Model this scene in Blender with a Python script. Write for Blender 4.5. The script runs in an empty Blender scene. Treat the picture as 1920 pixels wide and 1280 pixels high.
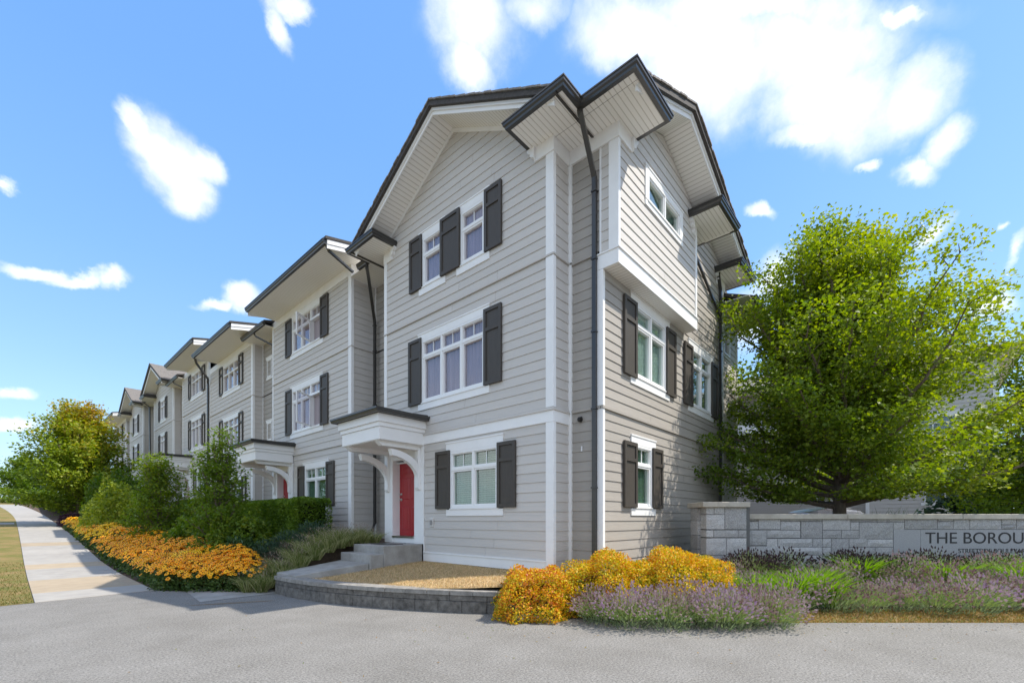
import bpy, math, random
import numpy as np
from mathutils import Vector, noise as mnoise
random.seed(7)
rng = np.random.default_rng(7)
R = math.radians
S = bpy.context.scene

# ------------------------------------------------------------------ camera
cam_d = bpy.data.cameras.new("camera"); cam = bpy.data.objects.new("camera", cam_d)
S.collection.objects.link(cam); S.camera = cam
cam.location = (0, 0, 1.6)
cam.rotation_euler = (R(90), 0, R(41.81 - 90))
cam_d.sensor_width = 36; cam_d.lens = 36 * 842.4 / 1920
cam_d.shift_y = (973.7 - 640) / 1920
cam_d.clip_end = 3000; cam_d.clip_start = 0.05
FW = Vector((.7454, .6667)); RT = Vector((.6667, -.7454))
def dr(D, r):            # ground point at distance D ahead and r to the right of the viewer's standpoint
    return (FW.x * D + RT.x * r, FW.y * D + RT.y * r)

# ------------------------------------------------------------------ light and sky
SUN_EL, SUN_DX, SUN_DY = R(54.5), .63, -.777
sun_d = bpy.data.lights.new("sun", 'SUN'); sun = bpy.data.objects.new("sun", sun_d)
S.collection.objects.link(sun)
sun_d.energy = 2.2; sun_d.angle = R(.55); sun_d.color = (1, .93, .82)
sv = Vector((SUN_DX * math.cos(SUN_EL), SUN_DY * math.cos(SUN_EL), math.sin(SUN_EL))).normalized()
sun.rotation_euler = sv.to_track_quat('Z', 'Y').to_euler()
S.view_settings.view_transform = 'Standard'; S.view_settings.look = 'None'
S.view_settings.gamma = 1; S.view_settings.use_curve_mapping = False
S.view_settings.exposure = 1.38
W = bpy.data.worlds.new("World"); S.world = W; W.use_nodes = True

class NT:
    """small helper round a node tree"""
    def __init__(s, nt): s.t = nt; nt.nodes.clear()
    def n(s, typ, **kw):
        nd = s.t.nodes.new(typ)
        for k, v in kw.items():
            if k.startswith('i_'):
                key = k[2:]; key = int(key) if key.isdigit() else key.replace('_', ' ')
                nd.inputs[key].default_value = v
            else: setattr(nd, k, v)
        return nd
    def l(s, a, b, ao=0, bi=0): s.t.links.new(a.outputs[ao], b.inputs[bi]); return b
    def math(s, op, a, b=None, c=None, clamp=False):
        nd = s.t.nodes.new('ShaderNodeMath'); nd.operation = op; nd.use_clamp = clamp
        for i, x in enumerate((a, b, c)):
            if x is None: continue
            if isinstance(x, (int, float)): nd.inputs[i].default_value = x
            else: s.t.links.new(x.outputs[0] if hasattr(x, 'outputs') else x, nd.inputs[i])
        return nd

CLOUDS = [(0.801, 0.835, 0.087, 0.064, 3.09), (0.824, 0.79, 0.05, 0.035, 3.08), (0.682, 0.847, 0.063, 0.031, -3.1), (0.474, 0.81, 0.101, 0.049, -2.95), (0.316, 0.748, 0.144, 0.087, -2.85), (0.16, 0.723, 0.136, 0.067, -2.61), (0.111, 0.648, 0.129, 0.061, -2.53), (0.009, 0.604, 0.055, 0.054, -2.68), (-0.033, 0.543, 0.024, 0.031, -2.68), (-0.004, 0.523, 0.028, 0.015, -2.72), (0.23, 0.782, 0.208, 0.031, -2.77), (0.16, 0.623, 0.044, 0.02, -2.78), (0.016, 0.708, 0.035, 0.011, -2.63), (1.187, 0.798, 0.034, 0.013, 2.8), (1.206, 0.767, 0.017, 0.027, 2.62), (1.42, 0.592, 0.030, 0.020, -2.59), (1.379, 0.567, 0.060, 0.044, -2.7), (1.352, 0.536, 0.042, 0.034, -3.02), (1.335, 0.575, 0.030, 0.024, -2.8), (1.548, 0.363, 0.042, 0.011, 2.96), (1.496, 0.37, 0.037, 0.01, 2.71), (1.457, 0.382, 0.022, 0.014, 2.82), (1.27, 0.403, 0.037, 0.022, 2.58), (1.316, 0.375, 0.036, 0.01, 2.64), (1.567, 0.185, 0.032, 0.011, 2.94), (1.565, 0.141, 0.032, 0.011, 2.99), (0.194, 0.425, 0.049, 0.051, -2.9), (0.127, 0.434, 0.045, 0.024, 3.03), (0.248, 0.375, 0.053, 0.054, -2.95), (0.216, 0.539, 0.026, 0.011, -2.57), (0.058, 0.553, 0.019, 0.008, -2.75), (-0.024, 0.436, 0.028, 0.018, 2.83), (-0.117, 0.374, 0.009, 0.024, -2.75), (-0.102, 0.41, 0.008, 0.006, -2.73), (-0.083, 0.318, 0.033, 0.018, -2.82), (1.572, 0.461, 0.012, 0.01, 2.68)]
# unseen clouds added behind the viewer, oversized to whiten and lift the fill light
_r = random.Random(3)
for k in range(34):
    CLOUDS.append((_r.uniform(2.15, 5.35), _r.uniform(.15, 1.2), _r.uniform(.2, .5), _r.uniform(.10, .24), _r.uniform(-.3, .3)))
def build_sky():
    g = NT(W.node_tree)
    out = g.n('ShaderNodeOutputWorld'); bg = g.n('ShaderNodeBackground'); bg.inputs[1].default_value = .15
    sky = g.n('ShaderNodeTexSky'); sky.sky_type = 'NISHITA'; sky.sun_disc = False
    sky.sun_elevation = SUN_EL; sky.sun_rotation = math.atan2(SUN_DX, SUN_DY)
    sky.air_density = 1.0; sky.dust_density = .6; sky.ozone_density = 2.2; sky.altitude = 50
    hs = g.n('ShaderNodeHueSaturation'); hs.inputs['Saturation'].default_value = 1.1; hs.inputs['Value'].default_value = 1.0
    g.l(sky, hs, 0, 4)
    tc0 = g.n('ShaderNodeTexCoord'); n0 = g.n('ShaderNodeVectorMath', operation='NORMALIZE'); g.l(tc0, n0); s0 = g.n('ShaderNodeSeparateXYZ'); g.l(n0, s0)
    rp0 = g.n('ShaderNodeValToRGB'); g.l(s0, rp0, 2, 0); e0 = rp0.color_ramp.elements
    e0[0].position = 0.0; e0[0].color = (1.7 / 4, 2.35 / 4, 2.95 / 4, 1); e0[1].position = .85; e0[1].color = (.56 / 4, 1.36 / 4, 3.2 / 4, 1)
    for p_, c_ in ((.16, (1.28, 2.12, 3.05)), (.42, (.82, 1.72, 3.2)), (.62, (.64, 1.5, 3.2))): q_ = e0.new(p_); q_.color = (c_[0] / 4, c_[1] / 4, c_[2] / 4, 1)
    v0 = g.n('ShaderNodeVectorMath', operation='SCALE'); g.l(rp0, v0); v0.inputs[3].default_value = 3.22
    mx0 = g.n('ShaderNodeMixRGB'); mx0.inputs[0].default_value = .75; g.l(hs, mx0, 0, 1); g.l(v0, mx0, 0, 2); hs = mx0
    tc = g.n('ShaderNodeTexCoord'); nrm = g.n('ShaderNodeVectorMath', operation='NORMALIZE'); g.l(tc, nrm)
    # wobble the direction so the cloud outlines fray
    nz = g.n('ShaderNodeTexNoise', i_Scale=9.0, i_Detail=7.0, i_Roughness=.62); g.l(nrm, nz)
    sub = g.n('ShaderNodeVectorMath', operation='SUBTRACT'); g.l(nz, sub, 1, 0); sub.inputs[1].default_value = (.5, .5, .5)
    sc = g.n('ShaderNodeVectorMath', operation='SCALE'); g.l(sub, sc); sc.inputs[3].default_value = .07
    ad = g.n('ShaderNodeVectorMath', operation='ADD'); g.l(nrm, ad); g.l(sc, ad, 0, 1)
    acc = None
    from mathutils import Matrix
    for (a, e, rx, ry, th) in CLOUDS:
        c_ = Vector((math.cos(e) * math.cos(a), math.cos(e) * math.sin(a), math.sin(e)))
        E_ = Vector((-math.sin(a), math.cos(a), 0)); N_ = c_.cross(E_)
        t1 = E_ * math.cos(th) + N_ * math.sin(th); t2 = c_.cross(t1)
        rot = Matrix((t1, t2, c_)).transposed().to_euler()
        mp = g.n('ShaderNodeMapping'); mp.vector_type = 'TEXTURE'
        mp.inputs['Location'].default_value = c_; mp.inputs['Rotation'].default_value = rot
        mp.inputs['Scale'].default_value = (rx * 1.25, ry * 1.25, .45)
        g.l(ad, mp)
        ln = g.n('ShaderNodeVectorMath', operation='LENGTH'); g.l(mp, ln)
        v = g.math('SUBTRACT', 1.0, ln.outputs['Value'], clamp=True)
        acc = v if acc is None else g.math('MAXIMUM', acc, v)
    nz2 = g.n('ShaderNodeTexNoise', i_Scale=6.0, i_Detail=10.0, i_Roughness=.62); g.l(nrm, nz2)
    s1 = g.math('MULTIPLY', acc, 1.75)
    s2 = g.math('ADD', s1, g.math('MULTIPLY', g.math('SUBTRACT', nz2.outputs[0], .5), 3.0))
    gate = g.math('MULTIPLY', acc, 3.2, clamp=True)
    dens = g.n('ShaderNodeMapRange', interpolation_type='SMOOTHSTEP'); g.l(s2, dens)
    dens.inputs[1].default_value = -.15; dens.inputs[2].default_value = 1.85
    d2 = g.math('MULTIPLY', dens, gate, clamp=True)
    d3 = g.math('MULTIPLY', d2, .96)
    # pale veil near the horizon
    spn = g.n('ShaderNodeSeparateXYZ'); g.l(nrm, spn)
    hz = g.n('ShaderNodeMapRange', i_1=-.02, i_2=.3, i_3=.35, i_4=0.0, interpolation_type='SMOOTHSTEP'); g.l(spn, hz, 2, 0)
    mh = g.n('ShaderNodeMixRGB'); mh.inputs[2].default_value = (1.9, 2.75, 3.2, 1); g.l(hz, mh); g.l(hs, mh, 0, 1)
    shade = g.n('ShaderNodeTexNoise', i_Scale=5.0, i_Detail=4.0); g.l(nrm, shade)
    cr = g.n('ShaderNodeValToRGB'); g.l(shade, cr)
    cr.color_ramp.elements[0].position = .35; cr.color_ramp.elements[0].color = (.74, .80, .90, 1)
    cr.color_ramp.elements[1].position = .6; cr.color_ramp.elements[1].color = (1, 1, 1, 1)
    cv = g.n('ShaderNodeVectorMath', operation='SCALE'); g.l(cr, cv); cv.inputs[3].default_value = 3.7
    mx = g.n('ShaderNodeMixRGB'); g.l(d3, mx); g.l(mh, mx, 0, 1); g.l(cv, mx, 0, 2)
    g.l(mx, bg); g.l(bg, out)
build_sky()

# ------------------------------------------------------------------ materials
MATS = {}
def mat(name, col, rough=.6, col2=None, nscale=6, nmix=.5, bump=0, bscale=60, spec=.4, metal=0, stretch=None, objrand=0, ramp=(.35, .65), detail=5):
    m = bpy.data.materials.new(name); m.use_nodes = True; g = NT(m.node_tree)
    out = g.n('ShaderNodeOutputMaterial'); p = g.n('ShaderNodeBsdfPrincipled'); g.l(p, out)
    p.inputs['Roughness'].default_value = rough; p.inputs['Metallic'].default_value = metal
    p.inputs['Specular IOR Level'].default_value = spec
    tc = g.n('ShaderNodeTexCoord'); src = tc
    if stretch:
        mp = g.n('ShaderNodeMapping'); mp.inputs['Scale'].default_value = stretch; g.t.links.new(tc.outputs['Object'], mp.inputs[0]); vec = mp.outputs[0]
    else: vec = tc.outputs['Object']
    c4 = (*col, 1); last = None
    if col2:
        nz = g.n('ShaderNodeTexNoise', i_Scale=nscale, i_Detail=detail, i_Roughness=.65); g.t.links.new(vec, nz.inputs[0])
        rp = g.n('ShaderNodeValToRGB'); g.l(nz, rp)
        rp.color_ramp.elements[0].position = ramp[0]; rp.color_ramp.elements[0].color = c4
        rp.color_ramp.elements[1].position = ramp[1]; rp.color_ramp.elements[1].color = (*col2, 1)
        last = rp.outputs[0]
    if objrand:
        oi = g.n('ShaderNodeObjectInfo'); mr = g.n('ShaderNodeMapRange', i_3=1 - objrand, i_4=1 + objrand); g.l(oi, mr, 5, 0)
        vm = g.n('ShaderNodeVectorMath', operation='SCALE')
        if last: g.t.links.new(last, vm.inputs[0])
        else: vm.inputs[0].default_value = col
        g.l(mr, vm, 0, 3); last = vm.outputs[0]
    if last: g.t.links.new(last, p.inputs['Base Color'])
    else: p.inputs['Base Color'].default_value = c4
    if bump:
        nb = g.n('ShaderNodeTexNoise', i_Scale=bscale, i_Detail=6.0, i_Roughness=.7); g.t.links.new(vec, nb.inputs[0])
        b = g.n('ShaderNodeBump', i_Strength=bump, i_Distance=.02)
        g.t.links.new(nb.outputs[0], b.inputs['Height']); g.t.links.new(b.outputs[0], p.inputs['Normal'])
    MATS[name] = m; return m
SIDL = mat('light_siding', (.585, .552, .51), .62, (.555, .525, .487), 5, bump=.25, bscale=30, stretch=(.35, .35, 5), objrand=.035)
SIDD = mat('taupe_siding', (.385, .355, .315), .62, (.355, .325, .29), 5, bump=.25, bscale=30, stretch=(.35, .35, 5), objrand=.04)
WHT = mat('white_trim', (.85, .845, .83), .5, (.81, .805, .79), 2.5, bump=.05, bscale=40)
WHT2 = mat('white_vinyl', (.83, .83, .82), .35)
DARK = mat('dark_bronze', (.045, .041, .037), .42, (.055, .05, .045), 8, spec=.5)
SHUT = mat('shutter_brown', (.058, .05, .042), .55, (.07, .06, .05), 9, bump=.1, bscale=50, stretch=(3, 3, .5))
GUT = mat('gutter_bronze', (.04, .038, .035), .28, spec=.6)
DARKIN = mat('dark_interior', (.03, .03, .035), .9)
CORE = mat('sheathing', (.16, .15, .14), .9)
RED = mat('red_door', (.36, .018, .024), .35, (.33, .015, .02), 5, spec=.5)
STEEL = mat('satin_metal', (.55, .53, .5), .3, metal=1)
BLACKM = mat('black_metal', (.02, .02, .02), .4)
SHING = mat('shingle_grey', (.17, .155, .145), .92, (.27, .245, .22), 22, bump=.5, bscale=80, objrand=.1)
SHEDGE = mat('roof_edge', (.05, .045, .042), .8, (.08, .072, .066), 20, bump=.4)
CONC = mat('concrete', (.40, .385, .36), .85, (.32, .305, .285), 3.0, bump=.25, bscale=90, detail=9, ramp=(.3, .75))
CONCS = mat('stained_concrete', (.40, .385, .36), .85, (.24, .225, .20), 2.2, bump=.35, bscale=80, detail=10, ramp=(.35, .7))
BLK = mat('wall_block', (.21, .195, .175), .92, (.085, .078, .07), 9, bump=.8, bscale=45, detail=10, objrand=.08)
BLKCAP = mat('wall_cap', (.34, .32, .29), .9, (.20, .185, .165), 9, bump=.4, bscale=70, detail=8, objrand=.05)
SOIL = mat('soil', (.075, .05, .034), .95, (.12, .085, .055), 7, bump=.8, bscale=35)
GRANCAP = mat('granite_cap', (.50, .46, .39), .75, (.38, .34, .28), 4, bump=.3, bscale=60)
BARK = mat('bark', (.13, .095, .07), .9, (.2, .16, .125), 10, bump=.7, bscale=30, stretch=(3, 3, .6))
TWIG = mat('twig', (.16, .11, .075), .85)
CARW = mat('car_white', (.75, .76, .78), .2, spec=.6)
RUB = mat('rubber', (.02, .02, .02), .8)
PINKF = mat('bloom_pink', (.5, .25, .3), .8)

def stone_mat():
    m = bpy.data.materials.new('granite'); m.use_nodes = True; g = NT(m.node_tree)
    out = g.n('ShaderNodeOutputMaterial'); p = g.n('ShaderNodeBsdfPrincipled'); g.l(p, out)
    p.inputs['Roughness'].default_value = .85
    tc = g.n('ShaderNodeTexCoord')
    n1 = g.n('ShaderNodeTexNoise', i_Scale=140.0, i_Detail=3.0); g.l(tc, n1, 3, 0)
    r1 = g.n('ShaderNodeValToRGB'); g.l(n1, r1)
    r1.color_ramp.elements[0].position = .38; r1.color_ramp.elements[0].color = (.17, .17, .18, 1)
    r1.color_ramp.elements[1].position = .56; r1.color_ramp.elements[1].color = (.62, .61, .60, 1)
    n2 = g.n('ShaderNodeTexNoise', i_Scale=3.0, i_Detail=6.0); g.l(tc, n2, 3, 0)
    r2 = g.n('ShaderNodeValToRGB'); g.l(n2, r2)
    r2.color_ramp.elements[0].color = (.78, .78, .78, 1); r2.color_ramp.elements[1].color = (1.1, 1.08, 1.04, 1)
    mx = g.n('ShaderNodeMixRGB', blend_type='MULTIPLY'); mx.inputs[0].default_value = 1; g.l(r1, mx, 0, 1); g.l(r2, mx, 0, 2)
    oi = g.n('ShaderNodeObjectInfo'); mr = g.n('ShaderNodeMapRange', i_3=.80, i_4=1.2); g.l(oi, mr, 5, 0)
    vm = g.n('ShaderNodeVectorMath', operation='SCALE'); g.l(mx, vm); g.l(mr, vm, 0, 3); g.l(vm, p)
    n3 = g.n('ShaderNodeTexNoise', i_Scale=22.0, i_Detail=8.0, i_Roughness=.75); g.l(tc, n3, 3, 0)
    b = g.n('ShaderNodeBump', i_Strength=.9, i_Distance=.03)
    g.t.links.new(n3.outputs[0], b.inputs['Height']); g.t.links.new(b.outputs[0], p.inputs['Normal'])
    return m
GRAN = stone_mat()
POLI = mat('polished_granite', (.42, .42, .42), .6, (.27, .27, .28), 130, ramp=(.38, .6))

def soffit_mat():
    m = bpy.data.materials.new('white_soffit'); m.use_nodes = True; g = NT(m.node_tree)
    out = g.n('ShaderNodeOutputMaterial'); p = g.n('ShaderNodeBsdfPrincipled'); g.l(p, out)
    p.inputs['Roughness'].default_value = .55
    uv = g.n('ShaderNodeUVMap'); sp = g.n('ShaderNodeSeparateXYZ'); g.l(uv, sp)
    fr = g.math('FRACT', g.math('MULTIPLY', sp.outputs[0], 1 / .095))
    gr = g.math('LESS_THAN', g.math('ABSOLUTE', g.math('SUBTRACT', fr, .5)), .09)
    mx = g.n('ShaderNodeMixRGB'); g.l(gr, mx); mx.inputs[1].default_value = (.90, .88, .84, 1); mx.inputs[2].default_value = (.62, .59, .54, 1)
    g.l(mx, p)
    b = g.n('ShaderNodeBump', i_Strength=.6, i_Distance=.01, invert=True); g.t.links.new(gr.outputs[0], b.inputs['Height']); g.t.links.new(b.outputs[0], p.inputs['Normal'])
    return m
SOFF = soffit_mat()

def glass_mat(name, tint, refl=1.0):
    m = bpy.data.materials.new(name); m.use_nodes = True; g = NT(m.node_tree)
    out = g.n('ShaderNodeOutputMaterial'); tr = g.n('ShaderNodeBsdfTransparent'); tr.inputs[0].default_value = (*tint, 1)
    gl = g.n('ShaderNodeBsdfGlossy'); gl.inputs['Roughness'].default_value = .015
    fr = g.n('ShaderNodeLayerWeight'); fr.inputs[0].default_value = .5; p4 = g.math('POWER', fr.outputs['Facing'], 4.0)
    tc = g.n('ShaderNodeTexCoord'); nz = g.n('ShaderNodeTexNoise', i_Scale=1.1, i_Detail=1.0); g.l(tc, nz, 3, 0)
    b = g.n('ShaderNodeBump', i_Strength=.12, i_Distance=.05); g.t.links.new(nz.outputs[0], b.inputs['Height']); g.t.links.new(b.outputs[0], gl.inputs['Normal'])
    f2 = g.math('MULTIPLY_ADD', p4, 1.0, .07 * refl, clamp=True)
    mx = g.n('ShaderNodeMixShader'); g.l(f2, mx); g.l(tr, mx, 0, 1); g.l(gl, mx, 0, 2); g.l(mx, out)
    return m
GLASS = glass_mat('window_glass', (.93, .92, .95), 1.0)
GLASSG = glass_mat('green_window_glass', (.84, .92, .88), 1.7)
CURT = mat('mauve_reflection_drape', (.46, .40, .41), .9, (.33, .285, .30), 3, stretch=(9, 9, .15))  # drape whose grey-lilac also carries the tone of cloud reflected in the panes
BLIND = mat('pale_blind', (.56, .60, .56), .7)
DRAPE = mat('green_drape', (.30, .38, .32), .9, (.14, .19, .16), 4, stretch=(9, 9, .15))
PALEB = mat('sky_reflection_drape', (.80, .80, .80), .9, (.6, .6, .63), 4, stretch=(9, 9, .15))  # drape whitened to stand in for sky reflected in the side window

def leaf_mat(name, ramp, trans=.35, rough=.5):
    """leaf colour from a per-leaf random number; a little light passes through"""
    m = bpy.data.materials.new(name); m.use_nodes = True; g = NT(m.node_tree)
    out = g.n('ShaderNodeOutputMaterial'); at = g.n('ShaderNodeAttribute'); at.attribute_name = 'tint'
    rp = g.n('ShaderNodeValToRGB'); g.t.links.new(at.outputs['Fac'], rp.inputs[0])
    els = rp.color_ramp.elements
    while len(els) < len(ramp): els.new(.5)
    for e, (p_, c) in zip(els, ramp): e.position = p_; e.color = (*c, 1)
    p = g.n('ShaderNodeBsdfPrincipled'); p.inputs['Roughness'].default_value = rough; p.inputs['Specular IOR Level'].default_value = .35
    g.l(rp, p)
    tl = g.n('ShaderNodeBsdfTranslucent'); hs = g.n('ShaderNodeHueSaturation'); hs.inputs['Value'].default_value = 1.5; hs.inputs['Saturation'].default_value = 1.15
    g.l(rp, hs, 0, 4); g.l(hs, tl)
    mx = g.n('ShaderNodeMixShader'); mx.inputs[0].default_value = trans; g.l(p, mx, 0, 1); g.l(tl, mx, 0, 2); g.l(mx, out)
    return m
L_MAPLE = leaf_mat('maple_leaf', trans=.45, ramp= [(0, (.055, .11, .018)), (.35, (.145, .215, .026)), (.68, (.30, .36, .03)), (.9, (.48, .45, .035)), (1, (.46, .28, .045))])
L_REDMAP = leaf_mat('turning_maple_leaf', [(0, (.08, .14, .015)), (.45, (.24, .32, .025)), (.72, (.40, .30, .04)), (1, (.36, .11, .04))])
L_GREEN = leaf_mat('green_leaf', [(0, (.055, .115, .016)), (.6, (.16, .24, .028)), (1, (.32, .35, .04))], .42)
L_YG = leaf_mat('yellow_green_leaf', [(0, (.18, .26, .03)), (1, (.48, .5, .06))])
L_HEDGE = leaf_mat('cedar_spray', [(0, (.06, .125, .012)), (.6, (.16, .25, .022)), (1, (.27, .32, .04))], .3)
L_LAUREL = leaf_mat('laurel_leaf', [(0, (.04, .09, .03)), (1, (.11, .18, .065))], .15, .25)
L_JUNI = leaf_mat('juniper_spray', [(0, (.03, .07, .04)), (1, (.08, .13, .07))], .2)
L_RUD = leaf_mat('rudbeckia_leaf', [(0, (.04, .085, .02)), (1, (.12, .18, .04))], .2)
L_SPIR = leaf_mat('spirea_leaf', [(0, (.14, .19, .012)), (.3, (.58, .50, .02)), (.6, (.72, .40, .022)), (.85, (.62, .20, .03)), (1, (.46, .13, .05))], .3)
L_LAV = leaf_mat('lavender_leaf', [(0, (.13, .18, .085)), (.6, (.27, .33, .18)), (1, (.28, .38, .09))], .25)
L_LAVF = leaf_mat('lavender_bloom', [(0, (.18, .10, .10)), (.5, (.38, .27, .27)), (.8, (.46, .36, .38)), (1, (.38, .24, .40))], .2)
L_DKF = leaf_mat('dark_seed_head', [(0, (.03, .02, .022)), (1, (.11, .065, .07))], .1)
L_LIR = leaf_mat('liriope_blade', [(0, (.10, .14, .03)), (.6, (.25, .28, .09)), (1, (.55, .5, .28))], .3)
L_LIRF = leaf_mat('grass_plume', [(0, (.30, .22, .17)), (1, (.5, .42, .33))], .3)
L_LILY = leaf_mat('daylily_blade', [(0, (.13, .26, .02)), (1, (.28, .45, .04))], .4)
L_DRY = leaf_mat('dry_grass', [(0, (.40, .28, .15)), (.5, (.64, .48, .27)), (.85, (.80, .64, .40)), (1, (.30, .28, .08))], .3)
L_STRIP = leaf_mat('strip_grass', [(0, (.26, .14, .04)), (.45, (.36, .23, .07)), (.75, (.20, .2, .04)), (1, (.10, .17, .02))], .3)
L_LAWN = leaf_mat('verge_grass', [(0, (.22, .15, .05)), (.5, (.16, .15, .035)), (1, (.07, .12, .015))], .25)
PET = leaf_mat('rudbeckia_petal', [(0, (.96, .36, .004)), (.6, (1.0, .54, .008)), (1, (1.0, .74, .02))], .25)
EYE = mat('rudbeckia_eye', (.025, .012, .008), .8)
L_PURP = leaf_mat('purple_leaf', [(0, (.06, .03, .045)), (1, (.17, .09, .12))], .2)

# ------------------------------------------------------------------ mesh helpers
C = S.collection
def setp(o, **k):
    for a, b in k.items():
        if b is not None: o[a] = b
    return o
def root(name, label, cat, loc=(0, 0, 0), group=None):
    o = bpy.data.objects.new(name, None); C.objects.link(o); o.location = loc; o.empty_display_size = .2
    return setp(o, label=label, category=cat, group=group)
def origin(o):
    v = Vector((0, 0, 0))
    while o is not None: v = v + Vector(o.location); o = o.parent
    return v
class MB:
    def __init__(s): s.v = []; s.f = []
    def box(s, x0, x1, y0, y1, z0, z1):
        if x0 > x1: x0, x1 = x1, x0
        if y0 > y1: y0, y1 = y1, y0
        if z0 > z1: z0, z1 = z1, z0
        i = len(s.v)
        s.v += [(x0, y0, z0), (x1, y0, z0), (x1, y1, z0), (x0, y1, z0), (x0, y0, z1), (x1, y0, z1), (x1, y1, z1), (x0, y1, z1)]
        s.f += [(i, i + 3, i + 2, i + 1), (i + 4, i + 5, i + 6, i + 7), (i, i + 1, i + 5, i + 4), (i + 1, i + 2, i + 6, i + 5), (i + 2, i + 3, i + 7, i + 6), (i + 3, i, i + 4, i + 7)]
        return s
    def hexa(s, p):       # 8 points: bottom 4 then top 4
        i = len(s.v); s.v += [tuple(q) for q in p]
        s.f += [(i, i + 3, i + 2, i + 1), (i + 4, i + 5, i + 6, i + 7), (i, i + 1, i + 5, i + 4), (i + 1, i + 2, i + 6, i + 5), (i + 2, i + 3, i + 7, i + 6), (i + 3, i, i + 4, i + 7)]
        return s
    def prism(s, A, B):   # two matching polygons
        i = len(s.v); n = len(A); s.v += [tuple(q) for q in A] + [tuple(q) for q in B]
        s.f.append(tuple(range(i + n - 1, i - 1, -1))); s.f.append(tuple(range(i + n, i + 2 * n)))
        for k in range(n): s.f.append((i + k, i + (k + 1) % n, i + n + (k + 1) % n, i + n + k))
        return s
    def tube(s, pts, rad, n=8, cap=True):
        pts = [Vector(p) for p in pts]
        rads = rad if isinstance(rad, (list, tuple)) else [rad] * len(pts)
        rings = []; up = Vector((0, 0, 1))
        prev = None
        for k, p in enumerate(pts):
            d = (pts[min(k + 1, len(pts) - 1)] - pts[max(k - 1, 0)])
            if d.length < 1e-6: d = Vector((0, 0, 1))
            d.normalize()
            a = d.cross(up if abs(d.z) < .95 else Vector((1, 0, 0))) if prev is None else prev - d * prev.dot(d)
            if a.length < 1e-6: a = d.cross(Vector((0, 1, 0)))
            a.normalize(); prev = a; b = d.cross(a)
            i = len(s.v); rings.append(i)
            for j in range(n):
                t = 2 * math.pi * j / n + math.pi / n; s.v.append(tuple(p + (a * math.cos(t) + b * math.sin(t)) * rads[k]))
        for r0, r1 in zip(rings, rings[1:]):
            for j in range(n): s.f.append((r0 + j, r0 + (j + 1) % n, r1 + (j + 1) % n, r1 + j))
        if cap: s.f.append(tuple(rings[0] + j for j in range(n))); s.f.append(tuple(rings[-1] + j for j in reversed(range(n))))
        return s
    def build(s, name, m, parent=None, smooth=False, bevel=0, uvaxis=None, **props):
        me = bpy.data.meshes.new(name)
        off = origin(parent) if parent is not None else Vector((0, 0, 0))
        vs = [(a - off.x, b - off.y, c - off.z) for a, b, c in s.v]
        me.from_pydata(vs, [], s.f); me.materials.append(m)
        bm_fix(me)
        if smooth: me.polygons.foreach_set('use_smooth', [True] * len(me.polygons))
        if uvaxis is not None:
            uv = me.uv_layers.new(name='UVMap')
            for lp in me.loops:
                co = s.v[lp.vertex_index]; uv.data[lp.index].uv = (co[uvaxis], 0)
        o = bpy.data.objects.new(name, me); C.objects.link(o)
        if parent is not None: o.parent = parent
        if bevel:
            b = o.modifiers.new('bevel', 'BEVEL'); b.width = bevel; b.segments = 1; b.limit_method = 'ANGLE'
        for k, v in props.items(): o[k] = v
        return o
import bmesh
def bm_fix(me):
    b = bmesh.new(); b.from_mesh(me); bmesh.ops.recalc_face_normals(b, faces=b.faces); b.to_mesh(me); b.free()

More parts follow.
